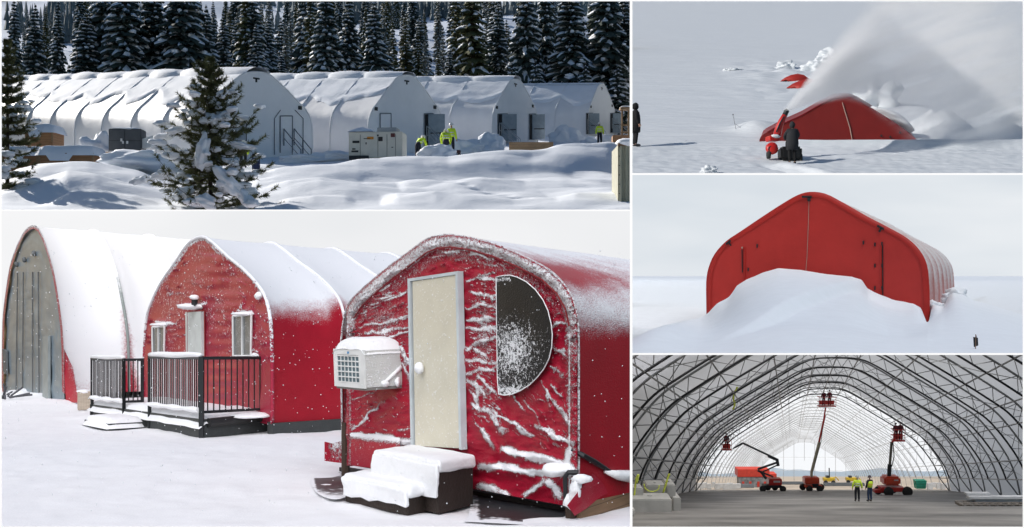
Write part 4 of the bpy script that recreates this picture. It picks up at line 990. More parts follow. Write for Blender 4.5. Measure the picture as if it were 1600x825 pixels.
# dark cabinet on its timber stand
a, wd, ht = oriented_box(169, 219, 240, 203, 56, 1.2)
ac1 = thing('equipment_cabinet', 'dark grey two-door equipment cabinet on a timber stand beside the longest white tent', 'cabinet', (a.x+wd/2, 56.5, a.z+.06), R(4))
CG = mat('dark_grey_cabinet', (.06,.062,.068), .5)
part('body', MB().box((0,0,ht/2), (wd,1.0,ht), bev=.03), CG, ac1)
for x_ in (-.245, .245):
    for z_ in (.26, .74): part('door_panel', MB().box((x_*wd,-.52,z_*ht), (wd*.46,.04,ht*.44), bev=.01), mat('grey_louvre', (.085,.088,.095), .5), ac1)
for x_, z_ in ((-.05,.42),(.08,.42),(-.1,.52)): part('label_plate', MB().box((x_*wd,-.55,z_*ht), (.09,.02,.14)), mat('white_label', (.6,.6,.6), .5), ac1)
part('duct', MB().prism([(wd*.5,-.3,ht*.2),(wd*.5,-.3,ht*.6),(wd*.5+.55,-.3,ht*.75),(wd*.5+.5,-.3,ht*.25)], (0,.5,0)), mat('white_plastic', (.72,.73,.72)), ac1)
part('snow_cap', MB().blob((0,0,ht+.02), (wd*.52,.55,.09), 2, .1), SN1, ac1, smooth=True)
WOODT = wood_mat('timber', (.30,.19,.10), 3)
st_ = thing('equipment_stand', 'low snow-dusted timber stand under the dark equipment cabinet', 'stand', (a.x+wd/2, 56.5, a.z-.72), R(4))
part('top_frame', MB().box((0,0,.72), (wd+.35,1.3,.14)), WOODT, st_)
for x_ in (-.9,.0,.9):
    for y_ in (-.55,.55): part('leg', MB().box((x_*wd/2,y_,.28), (.13,.13,.74)), WOODT, st_)
part('snow_layer', MB().blob((0,-.55,.8), (wd*.55,.14,.05), 2, .2), SN1, st_, smooth=True)
# crates and boards
def crate(label, px0, px1, pb, pt, Y, dep, snow, rz=0, m=None, group=None):
    a, wd, ht = oriented_box(px0, px1, pb, pt, Y, dep)
    t = thing('wooden_crate', label, 'crate', (a.x+wd/2, Y+dep/2, a.z), R(rz), group)
    part('boards', MB().box((0,0,ht/2-.1), (wd,dep,ht+.2)), m or wood_mat('crate_boards', (.33,.17,.08), 2.2), t)
    for x_ in (-.5,-.0,.5): part('batten', MB().box((x_*wd*.98,-dep/2-.02,ht/2), (.09,.04,ht*.98)), m or WOODT, t)
    if snow:
        mb = MB(); P = []
        for i in range(17):
            u = i/16; row = []
            for j in range(9):
                v = j/8; e_ = (1-abs(2*u-1)**7)*(1-abs(2*v-1)**5)
                row.append(Vector(((u-.5)*(wd+.3), (v-.5)*(dep+.3), ht-.12+(snow+.06*nz(u*4, v*2, 1, px0))*e_**.4-(.25 if j == 0 and .2 < u < .6 else 0))))
            P.append(row)
        mb.grid(P); part('snow_cap', mb, SN1, t, smooth=True)
    return t
crate('upper brown wooden crate with snow slab, far left against the longest tent', 40, 82, 222, 204, 62, 1.6, .5)
crate('long low brown crate under a thick overhanging snow slab, left of the dark cabinet', 61, 146, 256, 239, 53.5, 1.6, .5)
crate('low brown crate half hidden behind the left pine trunk', 4, 59, 259, 240, 54, 1.6, .5)
crate('open tan timber box in front of the third tent', 796, 864, 238, 222, 66, 1.3, 0, m=wood_mat('tan_boards', (.42,.27,.15), 2.2))
crate('short brown timber box near the container at the right', 958, 988, 226, 211, 75, 1.3, 0, m=wood_mat('brown_boards', (.34,.19,.1), 2.2))
rd = random.Random(9)
a = S1.ray(972, 205, 96)
sh = thing('open_shelter', 'unfinished timber frame shelter at the right edge behind the last tent', 'shelter', (a.x, 96, a.z-.6))
for x_ in (0,.55,1.1): part('post', MB().box((x_,0,1.2), (.14,.14,2.4)), WOODT, sh)
part('roof_board', MB().box((.6,0,2.45), (1.6,1.2,.16)), WOODT, sh); part('snow_cap', MB().blob((.6,0,2.58), (.8,.6,.12), 2, .1), SN1, sh, smooth=True)
for z_ in (.5, 1.1): part('cross_rail', MB().box((.55,-.05,z_), (1.3,.08,.14)), WOODT, sh)
# corrugated container end at the right edge
Yc = 37; x0 = S1.ray(966, 300, Yc).x; x1 = S1.ray(1000, 300, Yc).x; zt = S1.ray(966, 226, Yc).z; zb = S1.gz(Yc)-.1
ct = thing('shipping_container', 'beige corrugated container with snow on its edge at the right border', 'container', ((x0+x1)/2, Yc, zb))
m = MB(); P = []; n = 24
for i in range(n+1):
    x_ = -(x1-x0)/2+(x1-x0)*i/n; k = (i % 6); y_ = 0 if k in (0,1,5) else -.06; P.append([Vector((x_, y_, 0)), Vector((x_, y_, zt-zb))])
m.grid(P); BEI = mat('beige_container_paint', (.36,.35,.26), .5, var=.08)
part('corrugated_wall', m, BEI, ct); part('side_wall', MB().box((-(x1-x0)/2+.02,1.2,(zt-zb)/2), (.05,2.3,zt-zb)), BEI, ct)
part('top_rail', MB().box((0,-.02,zt-zb), ((x1-x0)+.03,.14,.09)), mat('rusty_rail', (.18,.1,.05), .7), ct); part('snow_cap', MB().blob((0,.2,zt-zb+.08), (.42,.6,.14), 2, .1), SN1, ct, smooth=True)
for k in range(7): part('rivet', MB().blob((-(x1-x0)/2+.03,-.04,.15+k*.3), (.02,.02,.02), 1, 0), BLACK, ct)
# snow piles shovelled beside the doors
def pile(px, py, Y, rx, h_, seed, label):
    c = S1.ray(px, py, Y); m = MB().blob(c, (rx, rx*.8, h_), 4, .2, seed, 2.6)
    o = single('snow_pile', m, SN1, label, 'snow pile', smooth=True); return o
pile(684, 249, 62, 1.1, .78, 1, 'rounded pile of shovelled snow left of the two workers'); pile(724, 240, 70, 1.6, .8, 2, 'wide pile of shovelled snow behind the third tent crate')
pile(765, 232, 76, 1.0, 1.0, 3, 'pile of snow under the first open door of the third tent'); pile(885, 226, 92, 1.5, 1.4, 4, 'pile of snow at the corner of the farthest tent')
pile(935, 228, 90, 1.4, .8, 5, 'low snow pile in front of the farthest tent'); pile(155, 248, 58, .9, 1.2, 6, 'snow drifted against the left side of the dark cabinet'); pile(530, 250, 63, 1.6, .45, 7, 'low snow pile left of the generator')
pile(245, 256, 52, 2.6, .6, 8, 'trampled snow bank right of the dark cabinet'); pile(485, 252, 63, 1.8, .35, 9, 'snow around the foot of the stair rails')
# workers
HV = mat('hi_vis_yellow', (.55,.75,.03), .7, var=.06); NAVY = mat('navy_cloth', (.012,.014,.025), .85); WH = mat('white_hard_hat', (.7,.7,.7), .4)
bend = dict(wai=(0,-.12,1.02), che=(0,-.32,1.16), nek=(0,-.42,1.27), hea=(0,-.52,1.34), top=(0,-.57,1.42), nos=(0,-.6,1.29), sL=(.18,-.36,1.22), eL=(.24,-.48,.95), hL=(.2,-.58,.74), sR=(-.18,-.36,1.22), eR=(-.24,-.48,.95), hR=(-.2,-.58,.74))
def w1(label, px, py, Y, H, rz, pose=None, **k):
    p = S1.ray(px, py, Y); return person(label, p, H, R(rz), pose, HV, NAVY, WH, group=None, **k)
SIL = mat('silver_tape', (.6,.62,.62), .4)
w1('worker in yellow hi-vis jacket, half hidden behind the snow pile right of the generator', 653, 250, 65, 1.72, 150, dict(bend), vest=SIL)
w1('worker bending over in hi-vis jacket and dark trousers by the open door', 697, 247, 63, 1.75, 185, dict(bend, wai=(0,-.05,1.08), che=(0,-.16,1.28), nek=(0,-.25,1.4), hea=(0,-.33,1.48), top=(0,-.37,1.57), nos=(0,-.42,1.44), sL=(.19,-.18,1.36), sR=(-.19,-.18,1.36), eL=(.27,-.28,1.1), eR=(-.27,-.28,1.1)), vest=SIL)
w1('standing worker with white hard hat behind the bending one', 705, 244, 66, 1.86, 160, vest=SIL)
w1('worker in yellow hi-vis vest alone in front of the farthest tent', 937, 228, 84, 1.7, 175, vest=SIL)
w1('worker in dark clothes and yellow jacket behind the small pine', 380, 262, 55, 1.6, 190, dict(bend), vest=SIL)
p = S1.ray(400, 268, 54); ht_ = thing('hand_truck', 'dark blue hand truck standing in snow right of the small pine', 'hand truck', p, R(5))
BL = mat('dark_blue_paint', (.02,.03,.09), .5)
part('frame', MB().tube([(-.16,0,0),(-.16,0,.82),(.16,0,.82),(.16,0,0)], .03, 6), BL, ht_)
for z_ in (.25,.45,.62): part('cross_bar', MB().box((0,0,z_), (.3,.03,.05)), BL, ht_)
part('back_panel', MB().box((0,.02,.3), (.26,.04,.4)), BL, ht_); part('toe_plate', MB().box((0,-.1,.03), (.36,.22,.03)), BL, ht_)
p = S1.ray(712, 245, 64); bc = thing('tool_cart', 'low dark tool cart on the snow right of the two workers', 'cart', p)
part('tray', MB().box((0,0,.28), (.55,.4,.16), bev=.02), mat('dark_maroon', (.05,.02,.025), .6), bc)
for x_ in (-.2,.2): part('wheel', MB().lathe([(.10,-.03),(.10,.03)], (x_,-.2,.1), 10, Matrix.Rotation(R(90),3,'X')), RUBBER, bc)

# ---------------------------------------------------------------- snow-laden young pines in front
PN = mat('pine_needles', (.12,.125,.055), .75, var=.45, vs=5, spec=.15); PND = mat('pine_needles_brown', (.09,.07,.03), .8, var=.4, vs=5)
def pine(name, label, base, H, W, nwh, seed, snowy, clumps=(), lean=0, bare=0.06):
    rd = random.Random(seed); t = thing(name, label, 'tree', base)
    part('trunk', MB().tube([(0,0,-.3),(lean*.3,0,H*.35),(lean*.7,0,H*.7),(lean,0,H*.99)], [.075,.055,.035,.012], 8), BARK, t)
    g = MB(); s = MB(); br = MB()
    def tuft(p, d, L_, n):
        d = d.normalized(); a = d.cross(Vector((0,0,1))).normalized() if abs(d.z) < .95 else Vector((1,0,0)); b = d.cross(a)
        for k in range(n):
            q = rd.random(); th = rd.uniform(0, 6.28); o_ = p-d*L_*1.6*(1-q)
            dd = (d*rd.uniform(.35,1.0)+(a*math.cos(th)+b*math.sin(th))*rd.uniform(.5,.95)).normalized(); l = L_*rd.uniform(.6,1.05); sd = dd.cross(Vector((rd.gauss(0,1),rd.gauss(0,1),rd.gauss(0,1)))).normalized()*.011
            g.add([o_-sd, o_+sd, o_+dd*l], [(0,1,2)])
    for k in range(nwh):
        f_ = k/(nwh-1); z = H*(bare+(.99-bare)*f_**.95); ln0 = W*.5*(1-f_)**.72+.10
        n = 8 if f_ < .75 else 5
        for j in range(n):
            a = 2*math.pi*(j+rd.random()*.7)/n+k*2.4; ln = ln0*rd.choice((.45,.6,.8,.95,1.0))*rd.uniform(.9,1.08); up = .1+.75*f_+rd.uniform(-.15,.2); sag = .28*(1-f_)*ln
            c0 = Vector((lean*z/H, 0, z)); pts = []
            for i in range(5):
                q = i/4; pts.append(c0+Vector((math.cos(a)*ln*q, math.sin(a)*ln*q, up*ln*q*q*.8-sag*math.sin(q*2.6))))
            br.tube(pts, [.022*(1-f_)+.010,.014,.010,.008,.006], 4, False)
            dr = Vector((math.cos(a), math.sin(a), .15+.5*f_)); sd = Vector((-math.sin(a), math.cos(a), 0))
            tuft(pts[4], (pts[4]-pts[3]), .17, 60)
            for i in (1, 2, 3):
                for q_ in (-1, 1):
                    l2 = ln*(.38-.07*i)*rd.uniform(.6,1.1)+.05; e_ = pts[i]+(dr*.7+sd*q_*.8).normalized()*l2+Vector((0,0,.05*l2))
                    br.tube([pts[i], e_], [.008,.005], 3, False); tuft(e_, e_-pts[i], .16, 46)
                    if l2 > .22: tuft(pts[i].lerp(e_, .55), e_-pts[i], .15, 30)
                tuft(pts[i], dr, .14, 26)
            if rd.random() < snowy and f_ < .95:
                for i in range(rd.choice((2,3,4)) if f_ < .6 else 2):
                    q = pts[min(4, 2+i % 3)]+Vector((0,0,.06)); ww = (.07+.10*(1-f_))*rd.uniform(.7,1.5)*(ln**.4)
                    M_ = Matrix(((math.cos(a),-math.sin(a),0),(math.sin(a),math.cos(a),0),(0,0,1)))
                    s.blob(q+sd*rd.uniform(-.12,.12)*ln*.6, (ww*1.25,ww*.85,ww*.5), 3, .22, rd.randint(0,99), 1.6, M_)
    for (x_, y_, z_, a_, b_, c_, tl) in clumps:
        M_ = Matrix.Rotation(R(tl), 3, 'Y'); s.blob((x_, y_, z_), (a_*.85, b_, c_*.9), 4, .24, int(x_*50) % 97, 1.9, M_)
    part('branches', br, BARK, t); part('needles', g, PN, t); part('snow_load', s, TSN, t, smooth=True)
    return t
Yp = 36; base = S1.at(329, Yp, 0); zr = lambda row: (412.5-row)/F*Yp-base.z; xr = lambda px: (px-800)/F*Yp-base.x
cl = [(xr(331),-1.1,zr(243),.24,.22,.55,12),(xr(370),-1.2,zr(288),.62,.25,.24,48),(xr(395),-1.0,zr(312),.38,.22,.2,50),(xr(230),-.6,zr(284),.34,.3,.13,-15),(xr(268),-.8,zr(277),.42,.3,.15,-10),(xr(283),-.7,zr(208),.34,.25,.10,-12),
      (xr(262),-.5,zr(238),.28,.22,.12,-10),(xr(252),-.4,zr(231),.22,.2,.12,0),(xr(385),-.6,zr(230),.5,.25,.10,12),(xr(370),-.7,zr(256),.28,.25,.11,15),(xr(340),-.5,zr(190),.3,.25,.2,20),(xr(298),-.8,zr(303),.38,.3,.18,-20),(xr(338),-1.2,zr(318),.36,.25,.2,20),
      (xr(312),-.6,zr(180),.25,.2,.12,0),(xr(357),-.5,zr(182),.3,.2,.1,-25),(xr(335),-.4,zr(160),.2,.16,.12,10),(xr(302),-.6,zr(262),.3,.25,.13,-10),(xr(355),-.6,zr(150),.22,.15,.09,-30),(xr(310),-.4,zr(140),.2,.15,.07,20)]
pine('young_pine', 'small snow-laden pine standing alone in the foreground snow', base, 4.62, 4.7, 18, 4, .6, cl, lean=0, bare=.03)
bl = S1.at(12, 40, 0); pine('young_pine', 'partly visible pine at the left border with bare brown lower trunk', bl, 5.4, 2.7, 16, 12, .5, (), lean=0, bare=.02)
# =================================================================== buried tent field (snow blower throwing a plume)
CUR = S2
SN2 = snow_mat('wind_packed_snow', (.74,.77,.80), bump=.14, bs=.8, bump2=.035, bs2=5, stretch=(.45,1.8,1))
def b2(X, Y, px, py, rx, ry, h, pw=1):
    c = S2.g(px, py); return h*math.exp(-(((X-c.x)/rx)**2+((Y-c.y)/ry)**2)**pw)
def h2(px, Y, X):
    z = .10*nz(X*.5, Y, .12, 2)+.05*nz(X*.4, Y, .5, 4)+.05*nz(X*.25, Y, 1.6, 6)*smooth01((90-Y)/40)
    ch = smooth01(1-abs(px-1215)/130)*smooth01(1-abs(Y-88)/26); z += ch*.35*abs(nz(X, Y, .45, 12))*1.5
    z += b2(X, Y, 1205, 205, 1.5, 1.3, .35)                      # snow bank left of the tent
    z += b2(X, Y, 1178, 207, .8, 1.2, .25)
    z += b2(X, Y, 1475, 208, 1.4, 1.7, .95, 1.5)+b2(X, Y, 1475, 208, 1.6, 1.8, .5)*abs(nz(X, Y, 1.5, 31))                  # bank thrown up behind the tent
    z += b2(X, Y, 1452, 180, 1.3, 4, .35)
    z += b2(X, Y, 1585, 196, 1.9, 2.6, 1.2, 1.4)
    z -= b2(X, Y, 1528, 212, .9, 1.3, .35)
    c = S2.g(1330, 227); z += .28*math.exp(-((Y-c.y+.25)/.45)**2)*smooth01((px-1236)/12)          # lip of the trench
    z -= .35*math.exp(-((Y-c.y-1.1)/.7)**2)*smooth01((px-1240)/20)*smooth01((1445-px)/20)
    c = S2.g(1240, 264); xx = X-(c.x-(Y-c.y)*.38); z += .16*math.exp(-((xx-.35)/.32)**4)*smooth01((45.6-Y)/.6)
    z -= .12*math.exp(-((xx+.45)/.22)**2)*smooth01((45.6-Y)/.6)
    if Y < 50: z += .03*nz(X, Y, 2.5, 7)
    return z
terrain('snow_field', S2, 975, 1612, 230, geo(41.5, 66, 150)+geo(66.5, 130, 90)+geo(133, 460, 60), h2, SN2)
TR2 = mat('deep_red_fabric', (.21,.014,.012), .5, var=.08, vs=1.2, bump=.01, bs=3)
A = S2.g(1186, 221.5); B = S2.g(1433, 221.5); PT = Plane(A, B)
o2 = [(1186,226),(1189,213),(1205,203),(1222,194),(1238,187),(1253,180),(1272,169),(1287,160.5),(1300,154.5),(1312,152),(1325,152),(1339,157),(1355,166),(1370,175),(1400,194),(1423,211),(1434,222),(1436,226)]
bt = thing('buried_red_tent', 'dark red tent buried to its gable in snow, in front of the blown snow plume', 'tent', PT.p(1330, 222))
ptc = catmull([PT.p(x, y) for x, y in o2], 3)
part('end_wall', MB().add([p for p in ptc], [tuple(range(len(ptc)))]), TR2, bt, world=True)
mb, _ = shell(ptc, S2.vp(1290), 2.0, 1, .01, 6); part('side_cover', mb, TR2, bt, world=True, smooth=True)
part('seam', MB().tube([PT.p(x, y, .04) for x, y in ((1316,160),(1322,180),(1328,200),(1332,222))], .022, 5), mat('pale_seam', (.45,.30,.25), .7), bt, world=True)
part('hem', MB().tube(ptc[5:-2], .035, 5), mat('dark_red_piping', (.2,.005,.01)), bt, world=True, smooth=True)
for x, y in ((1377,212),(1406,207),(1391,214)): part('vent', MB().blob(PT.p(x, y, .03), (.05,.05,.06), 1, 0), BLACK, bt, world=True)
part('snow_drift', MB().blob(PT.p(1390,186,-.9), (1.2,.8,.28), 4, .14, 5, 1.3, Matrix.Rotation(R(28),3,'Y')), SN2, bt, world=True, smooth=True)
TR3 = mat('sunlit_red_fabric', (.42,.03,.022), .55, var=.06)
for lab, top, bot, py in (('upper of the two small red tent tops poking out of the snow', [(1219,127),(1226,121.5),(1236,117),(1247,115),(1256,117),(1263,122)], [(1219,128),(1228,126),(1234,129),(1238,134),(1250,133),(1263,127)], 128),
                     ('lower of the two small red tent tops poking out of the snow', [(1229,137),(1238,131),(1248,126.5),(1258,124),(1266,123),(1275,125)], [(1229,138),(1243,139),(1250,143),(1243,146.5),(1252,146),(1268,134)], 138)):
    Yt = S2.g(1250, py).y; c = S2.ray(1245, py, Yt); t = thing('tent_top', lab, 'tent top', c)
    mb = MB(); mb.grid([[S2.ray(x, y, Yt) for x, y in top], [S2.ray((x+u)/2, (y+v)/2, Yt-.5) for (x, y), (u, v) in zip(top, bot)], [S2.ray(x, y, Yt-.2) for x, y in bot]])
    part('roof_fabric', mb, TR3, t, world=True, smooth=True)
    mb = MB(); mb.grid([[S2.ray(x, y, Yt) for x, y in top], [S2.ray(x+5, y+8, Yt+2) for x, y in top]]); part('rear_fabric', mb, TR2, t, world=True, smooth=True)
def rock(px, py, r, seed, label, z=1.0):
    c = S2.g(px, py); mb = MB().blob(c+Vector((0,0,.1)), (r, r*.8, r*z), 4, .34, seed, 2.1); o = single('snow_block', mb, SN2, label, 'snow block', smooth=True); return o
rock(1373, 166, 1.35, 2, 'large blue-shadowed snow block right behind the buried tent', .95)
rock(1275, 110, 1.1, 5, 'broken snow block behind the small red tent tops', .55); rock(1228, 108, .8, 6, 'small snow block left above the small red tent tops', .6)
rock(1300, 92, 1.3, 7, 'far snow block at the upper edge of the dug area', .6); rock(1287, 100, .9, 8, 'snow block touching the left edge of the plume', .6)
rock(1108, 270, .28, 9, 'small white snow lump near the lower edge', .5); rock(1143, 112, .6, 11, 'flat pale snow lump far left of the red tent tops', .3)
# marker pole
p = S2.g(1151, 208); mk = thing('marker_pole', 'thin leaning marker pole with dark base left of the buried tent', 'pole', p)
part('pole', MB().tube([(0,0,0),(-.17,0,.88)], .018, 5), STEEL, mk); part('stay', MB().tube([(-.12,0,.5),(.28,-.1,.12)], .008, 4), STEEL, mk)
part('base', MB().blob((0,0,.05), (.13,.1,.06), 2, .2), BLACK, mk, smooth=True); part('tip', MB().blob((-.17,0,.88), (.03,.03,.04), 1, 0), BLACK, mk)
# snow blower and operator
p = S2.g(1232, 250); sb = thing('snow_blower', 'red and black snow blower throwing snow, its chute raised over the buried tent', 'snow blower', p)
def L2(px, py, dy=0): return S2.ray(px, py, p.y+dy)-p
RD = mat('bright_red_paint', (.55,.02,.015), .4, coat=.3); 
part('body', MB().box(L2(1234, 240, .1), (.85,.7,.52), bev=.08), mat('black_plastic', (.012,.012,.013), .5), sb)
eng = part('engine_cover', MB().lathe([(.05,-.14),(.22,-.12),(.26,0),(.22,.12),(.05,.14)], L2(1206, 232), 18, Matrix.Rotation(R(70),3,'X')), RD, sb, smooth=True)
part('engine_fan', MB().lathe([(.13,-.02),(.13,.02)], L2(1205, 233, -.13), 14, Matrix.Rotation(R(75),3,'X')), BLACK, eng)
part('auger_housing', MB().box(L2(1207, 217, .3), (.42,.5,.22), rz=.2, bev=.03), RD, sb)
ch = MB(); c_ = [(1214,212,.17),(1217,200,.15),(1221,190,.13),(1226,180,.11)]
ch.tube([L2(x, y, .2) for x, y, r in c_], [r for x, y, r in c_], 10); chp = part('chute', ch, RD, sb, smooth=True)
part('chute_tip', MB().tube([L2(1226,180,.2), L2(1229,174,.2), L2(1231,172,.2)], [.11,.10,.08], 10), BLACK, chp, smooth=True)
part('chute_stripe', MB().tube([L2(1213,206,.03), L2(1219,192,.05), L2(1225,182,.08)], .03, 5), BLACK, chp)
for x, y in ((1201,243),(1250,249)): part('wheel', MB().lathe([(.08,-.07),(.19,-.06),(.19,.06),(.08,.07)], L2(x, y-2), 16, Matrix.Rotation(R(90),3,'Y')), RUBBER, sb, smooth=True)
for x in (1228, 1243): part('handle_bar', MB().tube([L2(x, 232, -.2), L2(x, 222, -.5)], .02, 5), BLACK, sb)
part('snow_dusting', MB().blob(L2(1212, 213, .1), (.2,.2,.08), 2, .2), SN2, sb, smooth=True)
BC = mat('charcoal_coat', (.022,.023,.026), .85); BC2 = mat('black_trousers', (.008,.008,.009), .9)
arms = dict(eL=(.3,-.12,1.2), hL=(.2,-.4,1.05), eR=(-.3,-.12,1.2), hR=(-.2,-.4,1.05))
person('operator in hooded dark coat seen from behind at the red snow blower', S2.g(1238, 256), 1.62, R(180), arms, BC, BC2, None, hood=True, coat=True)
person('dark hooded figure at the left border casting a long blue shadow', S2.g(992.6, 229.5), 1.86, R(100), None, BC2, BC2, None, hood=True, coat=True)
for k, (px, py) in enumerate(((1040,193),(1078,196),(1072,220),(1111,186))): single('dark_stone', MB().blob(S2.g(px, py), (.05,.05,.03), 1, .1, k), BLACK, ('small dark speck on the snow, leftmost of the four beside the hooded figure', 'small dark speck on the snow near the far end of the group', 'small dark speck nearest the long blue shadow', 'rightmost small dark speck, toward the marker pole')[k], 'stone')

# the plume: real snow dust in the air, a closed volume thinning away from its axis
o_ = S2.ray(1229, 173, 46.4); ax = (S2.ray(1560, 60, 53)-o_); ax.normalize(); Zp = Vector((-ax.z, 0, ax.x)).normalized(); Yp_ = Zp.cross(ax)
m_ = bpy.data.materials.new('snow_dust'); m_.use_nodes = True; t_ = m_.node_tree; t_.nodes.clear(); N = t_.nodes.new; L = t_.links.new
out = N('ShaderNodeOutputMaterial'); pv = N('ShaderNodeVolumePrincipled'); pv.inputs['Color'].default_value = (.99,.99,1,1); pv.inputs['Anisotropy'].default_value = -.35
tc = N('ShaderNodeTexCoord'); sx = N('ShaderNodeSeparateXYZ'); L(tc.outputs['Object'], sx.inputs[0])
def mth(op, a, b=None, c=None):
    n = N('ShaderNodeMath'); n.operation = op
    for i, v in enumerate((a, b, c)):
        if v is None: continue
        if isinstance(v, (int, float)): n.inputs[i].default_value = v
        else: L(v, n.inputs[i])
    return n.outputs[0]
def rng(v, a, b, c, d):
    n = N('ShaderNodeMapRange'); n.interpolation_type = 'SMOOTHSTEP'; L(v, n.inputs['Value'])
    for k, x in (('From Min',a),('From Max',b),('To Min',c),('To Max',d)): n.inputs[k].default_value = x
    return n.outputs[0]
ang = mth('DIVIDE', sx.outputs[2], mth('ADD', sx.outputs[0], .25))
up_ = rng(ang, .38, .46, 1, 0); lo_ = rng(mth('ADD', ang, rng(sx.outputs[0], 3.5, 9, 0, .5)), -.10, .12, 0, 1)
nz_ = N('ShaderNodeTexNoise'); nz_.inputs['Scale'].default_value = .9; nz_.inputs['Detail'].default_value = 5
mp = N('ShaderNodeMapping'); mp.inputs['Scale'].default_value = (.22,1.0,2.2); L(tc.outputs['Object'], mp.inputs['Vector']); L(mp.outputs[0], nz_.inputs['Vector'])
nn = rng(nz_.outputs['Fac'], .32, .68, .12, 1.35)
near = rng(sx.outputs[0], 0, 7, 6.0, .46)
side = rng(mth('ABSOLUTE', sx.outputs[1]), 0, 2.4, 1, 0)
den = mth('MULTIPLY', mth('MULTIPLY', mth('MULTIPLY', up_, lo_), mth('MULTIPLY', nn, near)), side)
L(mth('MULTIPLY', den, 1.3), pv.inputs['Density']); L(pv.outputs[0], out.inputs['Volume'])
mb = MB(); k0 = [(-.05,.08),(14,6.2),(14,-8.5),(-.05,-.15)]
M4 = Matrix((ax, Yp_, Zp)).transposed()
def pp(x, y, z): return Vector((x, y, z))
mb.hexa([pp(-.05,-.15,-.2), pp(-.05,.15,-.2), pp(14,2.4,-8.6), pp(14,-2.4,-8.6), pp(-.05,-.15,.15), pp(-.05,.15,.15), pp(14,2.4,6.8), pp(14,-2.4,6.8)])
pl_ = part('snow_plume', mb, m_, kind='stuff', fix=True); pl_['label'] = 'cloud of snow dust blown up and to the right by the snow blower'
pl_.matrix_world = Matrix.Translation(o_) @ M4.to_4x4()
# =================================================================== ice plain (red tent behind a drift)
CUR = S3
backdrop('cloudy_sky', S3, 2600, emit_mat('pale_cloud_sky', (.60,.67,.74), (.86,.885,.91), 1, (.0011,.001,.0045), .25, .72), 960, 240, 1630, 470).name = 'sky'
SN3 = snow_mat('drifted_snow', (.80,.84,.88), bump=.012, bs=2.2, bump2=.004, bs2=18, stretch=(1,1,1))
A = S3.ray(1105.5, 500, 48.6); B = S3.ray(1451, 512, 44.6); A.z = B.z = min(A.z, B.z); PG = Plane(A, B)
o3 = [(1105.7,520),(1105.2,480),(1105,441),(1108.8,418),(1118.4,396.7),(1135.7,377.5),(1158.7,362),(1193,339),(1224,319),(1247,306),(1266,301),(1289,303.5),(1312,315),(1350.5,337),(1389,357),(1416,372.5),(1435,391),(1446.5,414),(1450,444.7),(1451,480),(1451,530)]
cr = [(985,556),(1015,551),(1040,541),(1065,529),(1090,513),(1105.7,501.5),(1120,481),(1139.5,466),(1151,446.6),(1166,437),(1193,425.5),(1216,419),(1254.6,422.4),(1293,428.6),(1331,432.4),(1346.7,437),(1355,450.4),(1377,461),(1400,469.6),(1427,474),(1439,481),(1446,498.4),(1451.5,513),(1453,483),(1458,472),(1475,479),(1481,464),(1488.7,457),(1504,460),(1523,469.6),(1554,478),(1598,492),(1620,496)]
cx_ = np.arange(900, 1701, 2.0); cH = []
for x in cx_:
    gy = PG.p(min(max(x, 1000), 1600), 450).y; Yc = gy-.45 if x < 1451.5 else gy+1.0+min(3, (x-1451)*.12)
    cH.append(max(-.3, S3.h-(lerp_list(x, cr)-S3.hy)*Yc/F))
cH = np.array(cH); lev = [cH]
for sg_ in (5, 12, 28, 55):
    kx = np.arange(-150, 151)*2.0; kk = np.exp(-(kx/sg_)**2/2); kk /= kk.sum(); lev.append(np.convolve(np.pad(cH, 150, mode='edge'), kk, mode='valid'))
def Hs(px, u):
    t = min(3.999, max(0, u*5.5)); i = int(t); a = np.interp(px, cx_, lev[i]); b = np.interp(px, cx_, lev[i+1]); return float(a+(b-a)*(t-i))
def h3(px, Y, X):
    gy = PG.p(min(max(px, 1000), 1600), 450).y
    Yc = gy-.45 if px < 1451.5 else gy+1.0+min(3, (px-1451)*.12); row = lerp_list(px, cr); H = max(-.3, S3.h-(row-S3.hy)*Yc/F)
    if Y <= Yc:
        u = (Yc-Y)/(Yc-24.0); f = 1-.9*smooth01(u*.95)**.85; H = Hs(px, u)
        z = H*f
    else:
        u = (Y-Yc)/(1.2 if 1106 < px < 1451.5 else 5); z = H*(1-smooth01(u))
    z += .05*nz(X, Y, .35, 3)*smooth01((Yc-Y)/3)+.015*nz(X, Y, 1.3, 4)
    rg = X-(S3.ray(1350, 450, 44).x-(44-Y)*.55)           # curved wind ridge running down from the mound's right shoulder
    if Y < Yc: z -= .35*smooth01(rg/.5+.5)*smooth01((Yc-Y)/1.5)*smooth01((Y-28)/6)*smooth01((1470-px)/60)*max(0, min(1, H))
    if Y < Yc: z += .45*math.exp(-((px-1112+(Yc-Y)*4.5)/42)**2)*smooth01((Yc-Y)/4)*smooth01((Y-24)/8)
    if px < 1110: z += .22*math.exp(-((Y-58)/5)**2)*smooth01((1110-px)/40)
    if px > 1500: z += .5*math.exp(-((Y-75)/9)**2)*smooth01((px-1505)/40)
    return z
terrain('snow_field', S3, 975, 1612, 260, geo(15, 60, 210)+geo(61, 120, 30)+[160, 240, 400, 700, 1200, 2000], h3, SN3)
RF3 = mat('orange_red_fabric', (.54,.032,.024), .5, var=.07, vs=.9, bump=.03, bs=1.6)
rt = thing('red_tent', 'bright red tent end standing behind a tall snow drift on the ice plain', 'tent', PG.p(1278, 505))
pc = catmull([PG.p(x, y) for x, y in o3], 3)
part('end_wall', MB().add(pc, [tuple(range(len(pc)))]), RF3, rt, world=True)
d = S3.vp(1566); d.z = S3.slope
mb, info = shell([p+d*.25 for p in pc], d, 24, 6, .075, 8)
snw = [.42+.42*smooth01((q.z-S3.gz(q.y)-.6)/2.8)+.12*u-.28*math.exp(-((min((u*6)%1, 1-(u*6)%1))/.05)**2) for u, s_, q in info]
